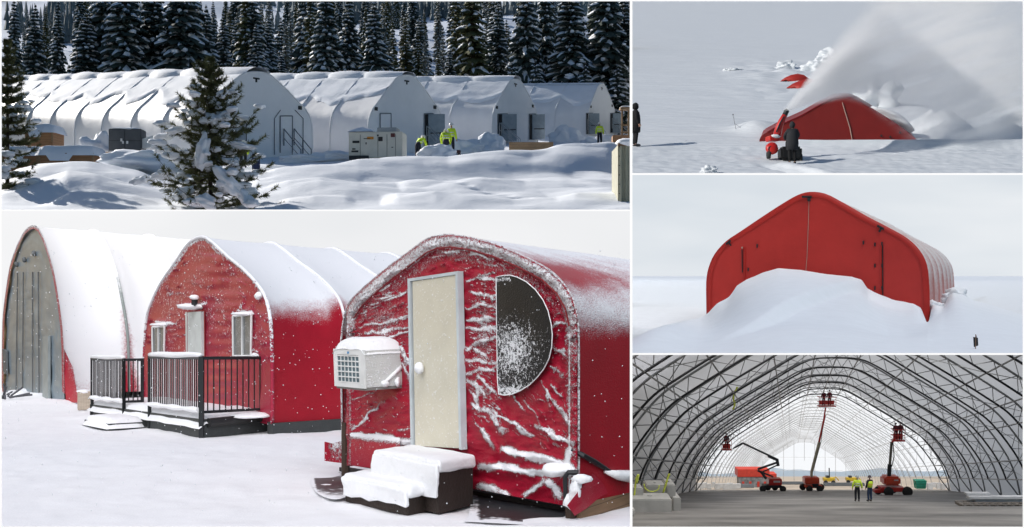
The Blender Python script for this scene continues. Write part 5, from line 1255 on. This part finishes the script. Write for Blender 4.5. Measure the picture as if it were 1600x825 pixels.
part('side_cover', mb, caked_mat('frosted_red_fabric', (.42,.10,.09), snow=(.62,.60,.60), scale=1.5, fine=9, amp=.7, edge=.3, bump=.01), rt, world=True, smooth=True, attr={'snow': snw})
ru = MB(); R1_ = [p+PG.n*.06 for p in pc]; R2_ = [p+d*.30 for p in pc]
cen = PG.p(1278, 430)
ru.grid([[p+(cen-p).normalized()*.20+PG.n*.03 for p in pc], [p+(p-cen).normalized()*.03+PG.n*.05 for p in pc], [p+(p-cen).normalized()*.03+d*.35 for p in pc]])
part('edge_band', ru, mat('edge_red_fabric', (.47,.02,.014), .55, var=.05), rt, world=True, smooth=True)
part('seam', MB().tube([PG.p(x, y, .02) for x, y in ((1264,312),(1263,350),(1261,400),(1259,425))], .012, 5), mat('pale_seam', (.45,.30,.25), .7), rt, world=True)
def tv(x, y, s_, a=0):
    M = Matrix.Rotation(R(a), 3, 'Y'); c = PG.p(x, y, .06); part('vent', MB().box(c, (s_*1.0,.05,.085), M=M).box(c+M @ Vector((0,0,-.10)), (s_*.22,.05,.16), M=M), BLACK, rt, world=True)
tv(1264, 307.5, .58); tv(1377, 356, .36, 28); tv(1138, 378.5, .26, -38)
for x, y0, y1 in ((1159.5,390,426),(1379,383,462)): part('zip_slot', MB().tube([PG.p(x, y0, .03), PG.p(x+.5, y1, .03)], .022, 4), BLACK, rt, world=True)
for x, y0, y1 in ((1163.5,387,440),(1376.5,383,460)): part('zip_flap', MB().tube([PG.p(x, y0, .03), PG.p(x, y1, .03)], .035, 5), mat('edge_red_fabric', (.42,.02,.014)), rt, world=True)
for x, y in ((1183,384),(1349,379),(1367,382),(1378,381),(1367,415),(1378,415),(1367,450),(1378,450),(1169,421)): part('toggle', MB().box(PG.p(x, y, .04), (.05,.05,.15)), BLACK, rt, world=True)
part('light_spot', MB().blob(PG.p(1159.5,387,.04), (.04,.04,.05), 1, 0), mat('pale_seam', (.45,.30,.25)), rt, world=True)
for k, (px, py, r, hh_) in enumerate(((1494,460,.42,.30),(1457,476,.22,.18),(1466,478,.25,.14),(1481,466,.25,.22))):
    single('snow_clod', MB().blob(S3.ray(px, py, 45.8+(px > 1475)*2.5), (r,r,hh_), 3, .3, k+3, 2.2), SN3, ('jagged snow clod at the far corner of the red tent side', 'snow clod at the near foot of the pale tent side', 'snow clod in the middle of the pale tent side foot', 'small snow clod just left of the jagged corner clod')[k], 'snow clod', smooth=True)
Yf = min((k*.1 for k in range(160, 320)), key=lambda Y: abs(S3.hy+(S3.h-h3(1524, Y, (724/F)*Y))*F/Y-545)); p = S3.at(1524, Yf, h3(1524, Yf, (724/F)*Yf)-.02); fg = thing('flag_pole', 'short bamboo pole with a small black flag on the right of the drift', 'flag', p)
part('pole', MB().tube([(0,0,-.3),(.01,0,.36)], .011, 5), mat('bamboo', (.25,.15,.1), .7), fg)
part('flag', MB().grid([[(.0,0,.35),(.03,0,.33),(.045,.02,.24)],[(-.01,0,.2),(.02,.01,.2),(.05,.03,.18)],[(.0,0,.1),(.02,.01,.09),(.035,.02,.08)]]).prism([(-.045,.0,.3),(.06,.0,.28),(.07,0,.10),(-.03,0,.06)], (0,.02,0)), BLACK, fg)
# =================================================================== hangar site (long arched hangar under construction)
CUR = S5
backdrop('sky', S5, 2300, emit_mat('bright_sky', (.93,.95,.98), (1.0,1.0,1.0), 1, (.001,.001,.004)), 960, 380, 1640, 760)
ASP = mat('asphalt_floor', (.17,.16,.15), .5, var=.5, vs=.22, bump=.004, bs=12, spec=.35)
terrain('hangar_floor', S5, 975, 1612, 8, geo(36, 146, 20), lambda *a: 0, ASP)
terrain('bare_earth', S5, 975, 1612, 8, geo(145, 1500, 16), lambda *a: -.02, mat('pale_earth', (.42,.36,.30), .9, var=.2, vs=.02))
def hl(px, Y, X): return 2+Y*.0036*(1.0+1.2*nz(px, 0, .012, 3)+.3*nz(px, 0, .05, 4)) if Y > 1400 else -1
terrain('distant_hills', S5, 975, 1612, 60, [1380, 1500, 1600], hl, mat('hazy_hill', (.30,.36,.42), .9, var=.1))
Xc = lambda Y: 36.4+.243*(Y-135)
pr_ = [(0,12.3),(2.6,12.0),(6,10.1),(9.75,7.8),(11.7,6.35),(13.65,3.85),(14.6,1.8),(15,0)]
pf = catmull([(a, 0, b) for a, b in pr_], 5); pf = [Vector((-p.x,0,p.z)) for p in reversed(pf)]+pf[1:]
def off(pts, dd):
    r = []
    for i, p in enumerate(pts):
        t = (pts[min(i+1,len(pts)-1)]-pts[max(i-1,0)]).normalized(); n = Vector((-t.z,0,t.x)); r.append(p-n*dd)
    return r
pin = off(pf, .95); pin = [p for p in pin if p.z > 1.5]
HG = thing('hangar', 'huge arched hangar of steel trusses, front half covered in white fabric, far half bare', 'hangar', (Xc(135), 135, S5.gz(135)))
def W5(p, Y): return Vector((p.x+Xc(Y), Y, S5.gz(Y)+p.z))
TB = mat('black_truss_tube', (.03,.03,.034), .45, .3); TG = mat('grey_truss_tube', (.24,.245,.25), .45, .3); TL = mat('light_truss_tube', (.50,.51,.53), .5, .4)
Ys = [135-8.4*k for k in range(11)]; Yf = [135+8.6*k for k in range(1, 24)]
sn = 0
for Y in Ys:
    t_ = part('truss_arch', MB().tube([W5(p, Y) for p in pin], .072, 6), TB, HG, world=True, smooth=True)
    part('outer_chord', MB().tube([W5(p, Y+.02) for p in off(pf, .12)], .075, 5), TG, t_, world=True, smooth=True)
    m = MB(); po = off(pf, .14)
    for s_ in (0, 1):
        a = pin[0] if s_ == 0 else pin[-1]; b = po[0] if s_ == 0 else po[-1]; m.tube([W5(a, Y), W5(b, Y)], .065, 5)
    part('foot_strut', m, TG, t_, world=True)
    m = MB(); n = 30
    for k in range(n):
        i0 = int(k*(len(pin)-1)/n); i1 = int((k+1)*(len(pin)-1)/n)
        def nearest(q): return min(po, key=lambda z: (z-q).length)
        mid = nearest((pin[i0]+pin[i1])/2); m.tube([W5(pin[i0], Y), W5(mid, Y)], .032, 3, False); m.tube([W5(mid, Y), W5(pin[i1], Y)], .032, 3, False)
    part('web_bracing', m, TG, t_, world=True)
for k, Y in enumerate(Yf):
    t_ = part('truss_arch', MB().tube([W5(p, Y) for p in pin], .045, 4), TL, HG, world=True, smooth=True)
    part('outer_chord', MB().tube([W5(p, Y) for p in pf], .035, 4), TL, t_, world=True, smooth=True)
    if k < 12:
        m = MB(); n = 24; po = pf
        for q in range(n):
            i0 = int(q*(len(pin)-1)/n); i1 = int((q+1)*(len(pin)-1)/n); mid = min(po, key=lambda z: (z-(pin[i0]+pin[i1])/2).length)
            m.tube([W5(pin[i0], Y), W5(mid, Y)], .02, 3, False); m.tube([W5(mid, Y), W5(pin[i1], Y)], .02, 3, False)
        part('web_bracing', m, TL, t_, world=True)
# tubes that run lengthwise, and the diagonal braces of the covered half
ks = [int(round(i*(len(pin)-1)/14)) for i in range(15)]
for k in ks:
    part('lengthwise_tube', MB().tube([W5(pin[k], 46), W5(pin[k], 135)], .05, 5), TG, HG, world=True)
    part('lengthwise_tube', MB().tube([W5(pin[k], 135), W5(pin[k], Yf[-1])], .03, 4), TL, HG, world=True)
for k in range(len(Ys)-1):
    m = MB(); off_k = (k % 2)*1
    for q in range(off_k, len(ks)-1, 2):
        a, b = pin[ks[q]], pin[ks[q+1]]; m.tube([W5(a, Ys[k]), W5(b, Ys[k+1])], .028, 3, False); m.tube([W5(b, Ys[k]), W5(a, Ys[k+1])], .028, 3, False)
    part('cross_bracing', m, TG, HG, world=True)
# white fabric
m_ = bpy.data.materials.new('translucent_fabric'); m_.use_nodes = True; t_ = m_.node_tree; t_.nodes.clear()
o_ = t_.nodes.new('ShaderNodeOutputMaterial'); mx = t_.nodes.new('ShaderNodeMixShader'); df = t_.nodes.new('ShaderNodeBsdfDiffuse'); tr = t_.nodes.new('ShaderNodeBsdfTranslucent')
mx.inputs[0].default_value = .5; df.inputs[0].default_value = (.60,.61,.63,1); tr.inputs[0].default_value = (.62,.63,.66,1)
t_.links.new(df.outputs[0], mx.inputs[1]); t_.links.new(tr.outputs[0], mx.inputs[2]); t_.links.new(mx.outputs[0], o_.inputs[0])
mb = MB(); P = []
for k in range(len(Ys)-1):
    for j in range(3):
        Y = Ys[k]+(Ys[k+1]-Ys[k])*j/3; P.append([W5(p*(1-.004*(j > 0)), Y) for p in off(pf, -.02)])
P.append([W5(p, Ys[-1]) for p in off(pf, -.02)])
mb.grid(P); part('fabric_cover', mb, m_, HG, world=True, smooth=True)
# far end frame
Ye = Yf[-1]
def topz(x): return lerp_list(abs(x), pr_)
for x in (-12,-9,-6,-3,0,3,6,9,12): part('end_post', MB().tube([W5(Vector((x,0,0 if x else 6)), Ye), W5(Vector((x,0,topz(x))), Ye)], .05, 4), TL, HG, world=True)
for z in (3.2, 7.0): part('end_rail', MB().tube([W5(Vector((-11,0,z)), Ye), W5(Vector((11,0,z)), Ye)], .05, 4), TL, HG, world=True)

def at5(px, py, Y): return S5.ray(px, py, Y)
# boom lifts
LR = mat('lift_red', (.50,.03,.025), .4, coat=.2); LO = mat('lift_orange_red', (.62,.07,.03), .4, coat=.2); LC = mat('lift_cream', (.42,.38,.28), .5); LDK = mat('lift_dark_boom', (.03,.035,.04), .5)
def tyre(t, x, y, r, wd=.3, hub=None):
    M = Matrix.Rotation(R(90), 3, 'X'); w_ = part('wheel', MB().lathe([(r*.55,-wd/2),(r,-wd/2.4),(r,wd/2.4),(r*.55,wd/2)], (x, y, r), 18, M), RUBBER, t, smooth=True)
    part('rim', MB().lathe([(r*.55,-wd/2-.01),(r*.45,-wd/2-.03),(r*.15,-wd/2-.05)], (x, y, r), 14, M), hub or STEEL, w_, smooth=True)
def basket(t, c, wd, m, riders, label, hgt=1.1):
    b = part('basket', MB().box(c+Vector((0,0,.06)), (wd,.9,.12)).box(c+Vector((0,0,.45)), (wd*.9,.06,.5)), m, t)
    for z_ in (.55,1.1):
        part('guard_rail', MB().tube([c+Vector((-wd/2,-.45,z_)), c+Vector((wd/2,-.45,z_)), c+Vector((wd/2,.45,z_)), c+Vector((-wd/2,.45,z_)), c+Vector((-wd/2,-.45,z_))], .03, 4), m, b)
    for x_ in (-.5,-.17,.17,.5): part('rail_post', MB().tube([c+Vector((x_*wd,-.45,0)), c+Vector((x_*wd,-.45,1.1))], .025, 4), m, b)
    for k, (dx, H_) in enumerate(riders): person(label[k], t.location+c+Vector((dx,0,.12)), H_, R(180), None, mat('maroon_work_coat', (.10,.012,.02), .8), mat('maroon_trousers', (.06,.012,.02), .8), mat('dark_helmet', (.05,.03,.04), .5))
# left: articulated lift
Y = 132; b0 = at5(1206, 767.5, Y); b0.z = S5.gz(Y)
l1 = thing('boom_lift', 'articulated lift with dark folded boom and small red basket at the left', 'boom lift', b0)
q = lambda px, py, dy=0: at5(px, py, Y)+Vector((0,dy,0))-b0
part('chassis', MB().box((0,0,.62), (2.1,1.3,.3), bev=.05), BLACK, l1)
part('engine_housing', MB().box(q(1210,752), (1.5,1.2,.75), bev=.08), LR, l1); part('label_panel', MB().box(q(1212,751,-.62), (.75,.03,.2)), mat('pale_label', (.55,.5,.5), .5), l1)
for x in (-1.15,-.35,.45,1.15): tyre(l1, x, -.5 if abs(x) > 1 else .5, .36)
for a, b, r in (((1197,748),(1190,738),.17),((1190,738),(1184,735),.14),((1184,733),(1216,722),.13),((1188,739),(1214,727),.08),((1216,728),(1214,717),.18),((1215,720),(1200,713),.12),((1215,718),(1160,692),.12),((1186,736),(1208,745),.10),((1160,692),(1145,701),.08),((1160,694),(1148,700),.05)):
    part('boom_section', MB().tube([q(*a), q(*b)], r, 6), LDK, l1)
basket(l1, q(1135,703), 1.0, LR, [(0,1.75)], ['person in dark red working clothes in the basket of the left lift'])
# centre: straight telescopic lift
Y = 134; b0 = at5(1270, 767.3, Y); b0.z = S5.gz(Y)
l2 = thing('boom_lift', 'tall straight telescopic lift raised to the roof in the centre', 'boom lift', b0); q = lambda px, py, dy=0: at5(px, py, Y)+Vector((0,dy,0))-b0
part('chassis', MB().box((0,0,.6), (1.9,1.3,.35), bev=.05), LO, l2); part('engine_housing', MB().box(q(1267,750), (1.7,1.3,.8), bev=.1), LO, l2)
part('turntable', MB().box(q(1272,757,-.6), (.7,.4,.4), bev=.03), BLACK, l2)
for x in (-1.05,-.55,.65,1.1): tyre(l2, x, -.6 if x in (-.55,.65) else .5, .37)
part('boom_base', MB().tube([q(1271,754,-.3), q(1267,742,-.3), q(1267,735,-.3)], .16, 8), LC, l2); part('boom_section', MB().tube([q(1267,737,-.3), q(1279,690,-.3)], .17, 8), LC, l2)
part('boom_section', MB().tube([q(1276.5,700,-.3), q(1288,648,-.3)], .12, 8), LR, l2); part('boom_section', MB().tube([q(1286,655,-.3), q(1289,636,-.3)], .09, 6), LR, l2)
part('hydraulic_hose', MB().tube([q(1269,735,-.45), q(1281,690,-.5), q(1284,668,-.45)], .03, 4), BLACK, l2)
basket(l2, q(1291.5,635), 1.95, LR, [(-.32,1.7),(.35,1.75)], ['left one of the two people in the high centre basket', 'right one of the two people in the high centre basket'])
# right: lift turned sideways
Y = 108; b0 = at5(1390, 773, Y); b0.z = S5.gz(Y)
l3 = thing('boom_lift', 'red lift with big wheels parked at the right, boom upright', 'boom lift', b0); q = lambda px, py, dy=0: at5(px, py, Y)+Vector((0,dy,0))-b0
part('chassis', MB().box((.1,0,.6), (2.3,1.5,.4), bev=.08), LR, l3); part('engine_housing', MB().box(q(1391,750), (1.55,1.5,.85), bev=.18), LO, l3)
part('label_panel', MB().box(q(1396,748,-.77), (.4,.03,.12), rz=0), mat('pale_label', (.55,.5,.5)), l3); part('tow_arm', MB().box(q(1372,766,-.2), (1.0,.8,.3), bev=.05), LR, l3)
tyre(l3, -1.05, .2, .36); tyre(l3, -.35, -.8, .44, hub=mat('white_hub', (.5,.5,.5))); tyre(l3, 1.4, -.8, .46, hub=mat('grey_hub', (.2,.2,.2))); tyre(l3, .5, .7, .4)
part('boom_base', MB().tube([q(1388,745,-.2), q(1389,725,-.2)], .2, 8), BLACK, l3); part('boom_section', MB().tube([q(1388.5,735,-.2), q(1392,690,-.2)], .13, 8), mat('lift_grey_boom', (.13,.12,.10), .5), l3)
part('boom_section', MB().tube([q(1391.5,692,-.2), q(1398,684,-.2)], .10, 6), LR, l3); part('hydraulic_hose', MB().tube([q(1393,690,-.4), q(1394.5,712,-.45), q(1391,728,-.4)], .045, 5), BLACK, l3)
basket(l3, q(1403,689), 1.0, LR, [(-.2,1.55),(.25,1.6)], ['left one of the two people in the basket of the right lift', 'right one of the two people in the basket of the right lift'], .9)
# workers
HV5 = mat('hi_vis_green_yellow', (.60,.80,.05), .7, var=.06); SIL5 = mat('silver_tape', (.6,.62,.62), .4); JN = mat('blue_jeans', (.03,.05,.10), .8); BK5 = mat('black_cloth', (.012,.013,.018), .85)
person('worker in long-sleeved hi-vis jacket and black trousers on the hangar floor', S5.g(1339.5, 783.5), 1.78, R(178), dict(eL=(.30,0,1.14), eR=(-.30,0,1.14), hL=(.33,-.03,.88), hR=(-.33,-.03,.88)), HV5, BK5, mat('grey_helmet', (.3,.32,.33), .4), vest=SIL5)
w5 = person('worker in hi-vis vest and blue jeans beside the one in the jacket', S5.g(1359, 783.5), 1.78, R(200), dict(eR=(-.27,-.1,1.18), hR=(-.1,-.2,1.2)), BK5, JN, mat('dark_helmet', (.05,.03,.04)), vest=None)
vst = MB().lathe([(.19,-.24),(.215,-.1),(.225,.05),(.20,.17),(.13,.2)], (0,0,1.24), 16, Matrix(((1,0,0),(0,.8,0),(0,0,1)))); v_ = part('vest', vst, HV5, w5, smooth=True)
part('reflective_band', MB().lathe([(.224,-.02),(.226,.02)], (0,0,1.2), 16, Matrix(((1,0,0),(0,.8,0),(0,0,1)))), mat('orange_tape', (.8,.25,.05), .5), v_)
# concrete blocks at the left
CN = mat('cast_concrete', (.42,.41,.39), .85, var=.12, vs=1.5, bump=.01, bs=10)
def blk(px0, px1, pb, pt, Y, dep, label, rz=0):
    a = at5(px0, pb, Y); b = at5(px1, pt, Y); c = Vector(((a.x+b.x)/2, Y+dep/2, (a.z+b.z)/2))
    o = single('concrete_block', MB().box((0,0,0), (b.x-a.x, dep, b.z-a.z), bev=.05).box((0,0,(b.z-a.z)/2+.01), ((b.x-a.x)*.12,dep*.12,.08), bev=.01), CN, label, 'concrete block', 'concrete blocks', loc=c); o.rotation_euler[2] = R(rz)
blk(986, 1050, 803.5, 780, 58, 1.6, 'largest pale concrete block of the lower course at the left edge'); blk(1051, 1064, 800, 778, 60, 2.0, 'end block of the lower course, its narrow side showing')
blk(1010, 1040, 779.5, 758, 60, 1.4, 'upper concrete block left of the yellow straps gap'); blk(1041, 1056, 779, 757.5, 60.5, 1.8, 'upper concrete block standing above the end block')
blk(986, 1005, 779.5, 763, 59, 1.2, 'upper concrete block cut by the left border'); blk(986, 992, 806, 796, 52, .8, 'small white concrete block at the lower left corner')
YS_ = mat('yellow_strap', (.62,.68,.10), .7)
def strap(label, pts, Y, r=.06):
    m = MB(); P = []
    pp_ = catmull([at5(x, y, Y+dy) for x, y, dy in pts], 5); P = [[p+Vector((-r,0,0)), p+Vector((r*.6,-.04*math.sin(i),.02))] for i, p in enumerate(pp_)]
    mb = MB().grid(P+[]); 
    mb2 = MB().tube(pp_, [r*(.6+.4*math.sin(i*1.1)**2) for i in range(len(pp_))], 5)
    single('lifting_strap', mb2, YS_, label, 'strap', smooth=True)
strap('yellow strap standing up from the leftmost upper block', [(990,782,0),(992,768,0),(994,748,0),(998,742,0),(995,755,0)], 59)
strap('yellow strap draped across the gap between the upper blocks', [(1006,756,0),(1009,764,0),(1018,768,0),(1028,765,0),(1030,758,0)], 59.6, .04)
strap('yellow strap hanging over the taller upper block', [(1046,740,0),(1043,748,0),(1040,758,0),(1036,770,0)], 60, .07)
strap('long yellow-green strap dangling from the roof trusses at the left', [(1152,604,0),(1149,612,0),(1146,622,0),(1148,632,0),(1145,640,0)], 92, .10)
# planks on pallets at the right
PW = mat('white_steel_beams', (.55,.55,.56), .5, var=.1)
rd = random.Random(4)
for k, (x0, x1, y, hh_) in enumerate(((1512,1610,777,.17),(1522,1610,781.5,.15),(1516,1575,785.5,.14),(1560,1612,787,.14),(1512,1550,773,.12))):
    a = at5(x0, y, 70); b = at5(x1, y, 70); single('steel_beam', MB().box((0,0,0), (b.x-a.x, .5, hh_), bev=.015).box((0,-.27,-.03), ((b.x-a.x)*.9,.02,.04)), PW, ('long white beam on top of the stack at the right', 'second white beam down in the right stack', 'short white beam low in the right stack', 'lowest white beam at the right border', 'short beam end on the very top of the stack')[k], 'beam', 'white beams stacked on pallets', loc=((a.x+b.x)/2, 70+k*.1, a.z))
a = at5(1503, 791, 69); b = at5(1610, 791, 69); pt = thing('wooden_pallet', 'long flat wooden pallet under the white beams', 'pallet', ((a.x+b.x)/2, 69.6, S5.gz(69.5)))
for k in range(3): part('pallet_board', MB().box((0,-.5+k*.5,.17), (b.x-a.x,.12,.05)), wood_mat('pallet_wood', (.25,.22,.19), 4), pt)
for k in range(9): part('pallet_block', MB().box((-(b.x-a.x)/2+.1+k*(b.x-a.x-.2)/8,-.0,.07), (.14,1.1,.14)), MATS['pallet_wood'], pt)
# things beyond the open end
Y = 175; a = at5(1151, 760, Y)
rs = thing('site_container', 'long bright red site container beyond the left lift', 'container', (at5(1175,755,Y).x, Y, S5.gz(Y)))
part('body', MB().box((0,0,2.35), (4.8,2.4,1.15), bev=.04).box((2.9,0,1.75),(1.2,2.2,.9)), mat('site_red', (.62,.06,.04), .5), rs)
part('base_frame', MB().box((-.1,-.3,.9), (4.2,1.8,1.6)), mat('grey_machinery', (.22,.23,.24), .6, var=.5, vs=2), rs)
for x in (-1.6,-.5,.7,1.7): part('red_panel', MB().box((x,-1.25,.7), (.35,.05,.8)), mat('site_red', (.62,.06,.04)), rs)
for k, (px, py, Y, w_, h_, c_, nm, lb) in enumerate(((1233,759,210,5.5,.5,(.10,.11,.12),'pipe_bundle','dark bundle of pipes lying left of the centre lift'),(1320,762,185,6.5,.35,(.09,.10,.11),'pipe_bundle','dark bundle of pipes lying between the centre lift and the workers'),(1150,763,160,5,.3,(.13,.14,.15),'pipe_bundle','flat grey bundle of pipes under the red container'))):
    m = MB(); 
    for j in range(6): m.tube([(-w_/2,.15*j,h_*.2+.12*(j % 3)),(w_/2,.15*j,h_*.2+.12*(j % 3))], .10, 6)
    o = single(nm, m, mat('pipe_%d' % k, c_, .6), lb, 'pipes', loc=(at5(px,py,Y).x, Y, S5.gz(Y)+.1))
YE = mat('machine_yellow', (.60,.42,.04), .5)
for k, (px, Y, lb) in enumerate(((1295,240,'yellow earth-moving machine with raised black mast behind the centre lift'),(1330,255,'yellow loader far beyond the open end, behind the left worker'))):
    t = thing('yellow_machine', lb, 'machine', (at5(px,750,Y).x, Y, S5.gz(Y)))
    part('body', MB().box((0,0,1.3), (3.2,1.8,1.0), bev=.1), YE, t); part('cab', MB().box((-.4,0,2.0), (.9,1.2,.8), bev=.05), mat('dark_cab_glass', (.04,.05,.06), .2), t); part('boom_arm', MB().tube([(.8,0,1.5),(2.0,0,2.0),(2.9,0,1.0)], .18, 6), YE, t)
    for x in (-1.1,1.1): part('wheel', MB().lathe([(.3,-.25),(.6,-.2),(.6,.2),(.3,.25)], (x,-.8,.6), 16, Matrix.Rotation(R(90),3,'X')), RUBBER, t, smooth=True)
    t.scale = (.72,)*3
    if k == 0: part('mast', MB().tube([(.2,0,1.5),(.1,0,4.6)], .16, 6), BLACK, t)
Y = 150; t = thing('waste_skip', 'green waste skip container standing at the right beyond the lift', 'skip', (at5(1437,760,Y).x, Y, S5.gz(Y)))
GRN = mat('skip_green', (.01,.22,.15), .5); part('body', MB().hexa([Vector(v) for v in ((-.55,-.5,.15),(.6,-.5,.15),(.6,.5,.15),(-.55,.5,.15),(-.68,-.55,1.15),(.72,-.55,1.15),(.72,.55,1.15),(-.68,.55,1.15))]), GRN, t)
for z in (.45,.8): part('rib', MB().box((0,-.56,z), (1.3,.05,.06)), mat('skip_dark_green', (.005,.12,.08)), t)
part('lid', MB().box((0,0,1.19), (1.45,1.15,.06)), GRN, t); part('side_hook', MB().box((-.75,-.2,.75), (.14,.1,.3)), GRN, t)
rd = random.Random(12); bl_ = MB()
fence = thing('barrier_row', 'row of low white barriers along the far open sides of the hangar', 'barrier', (at5(1430,765,150).x, 150, S5.gz(150)))
for k in range(26):
    left = k < 12; px = 1082+k*6.5 if left else 1432+(k-12)*7
    Yb = 148+rd.uniform(0, 26); p = at5(px, 765, Yb); p.z = S5.gz(Yb)+.35
    part('barrier', MB().box(p, (rd.uniform(.4,.8),.3,.75+rd.uniform(-.1,.2)), bev=.04), mat('white_barrier', (.6,.61,.62), .6), fence, world=True)
# =================================================================== each place ends where its own ground was cut
bpy.context.view_layer.update()
def trim(site):
    x0, y0, x1, y1 = site.rect
    planes = [Vector((1, -(x0-800)/F, 0)), Vector((-1, (x1-800)/F, 0)), Vector((0, (412.5-y0)/F, -1)), Vector((0, -(412.5-y1)/F, 1))]  # keep n.p >= 0
    for o in list(site.col.objects):
        if o.type != 'MESH' or o.name.startswith('sky') and False: continue
        me = o.data; n = len(me.vertices)
        if n == 0: continue
        co = np.empty(n*3); me.vertices.foreach_get('co', co); co = co.reshape(-1, 3)
        M = np.array(o.matrix_world); W = co @ M[:3,:3].T+M[:3,3]
        ds = [W @ np.array(p) for p in planes]
        if all(d.min() >= -1e-4 for d in ds): continue
        if any(d.max() <= 0 for d in ds):
            nokids = not any(c.parent == o for c in site.col.objects)
            if nokids: bpy.data.objects.remove(o); continue
        if me.users > 1: o.data = me = me.copy()
        bm = bmesh.new(); bm.from_mesh(me); Mi = o.matrix_world.inverted(); R3 = o.matrix_world.to_3x3().transposed()
        for p, d in zip(planes, ds):
            if d.min() < 0:
                bmesh.ops.bisect_plane(bm, geom=bm.verts[:]+bm.edges[:]+bm.faces[:], plane_co=Mi @ Vector((0,0,0)), plane_no=(R3 @ p), clear_inner=True)
        bm.to_mesh(me); bm.free()
    for o in list(site.col.objects):      # things that lie wholly outside
        if o.type == 'EMPTY' and not any(c.parent == o for c in site.col.objects): bpy.data.objects.remove(o)
for s_ in (S1, S2, S3, S4, S5): trim(s_)
# the white overcast far beyond every one of the five places
CUR = S4; W_ = S1
mb = MB(); P = []
for i in range(13):
    a = (i/12-.5)*1.3; P.append([Vector((6000*math.sin(a), 6000*math.cos(a), z)) for z in (-2600, 2600)])
mb.grid(P); o = part('sky', mb, emit_mat('white_sky', (1.0,1.0,1.0), (1.02,1.02,1.02)), kind='structure')
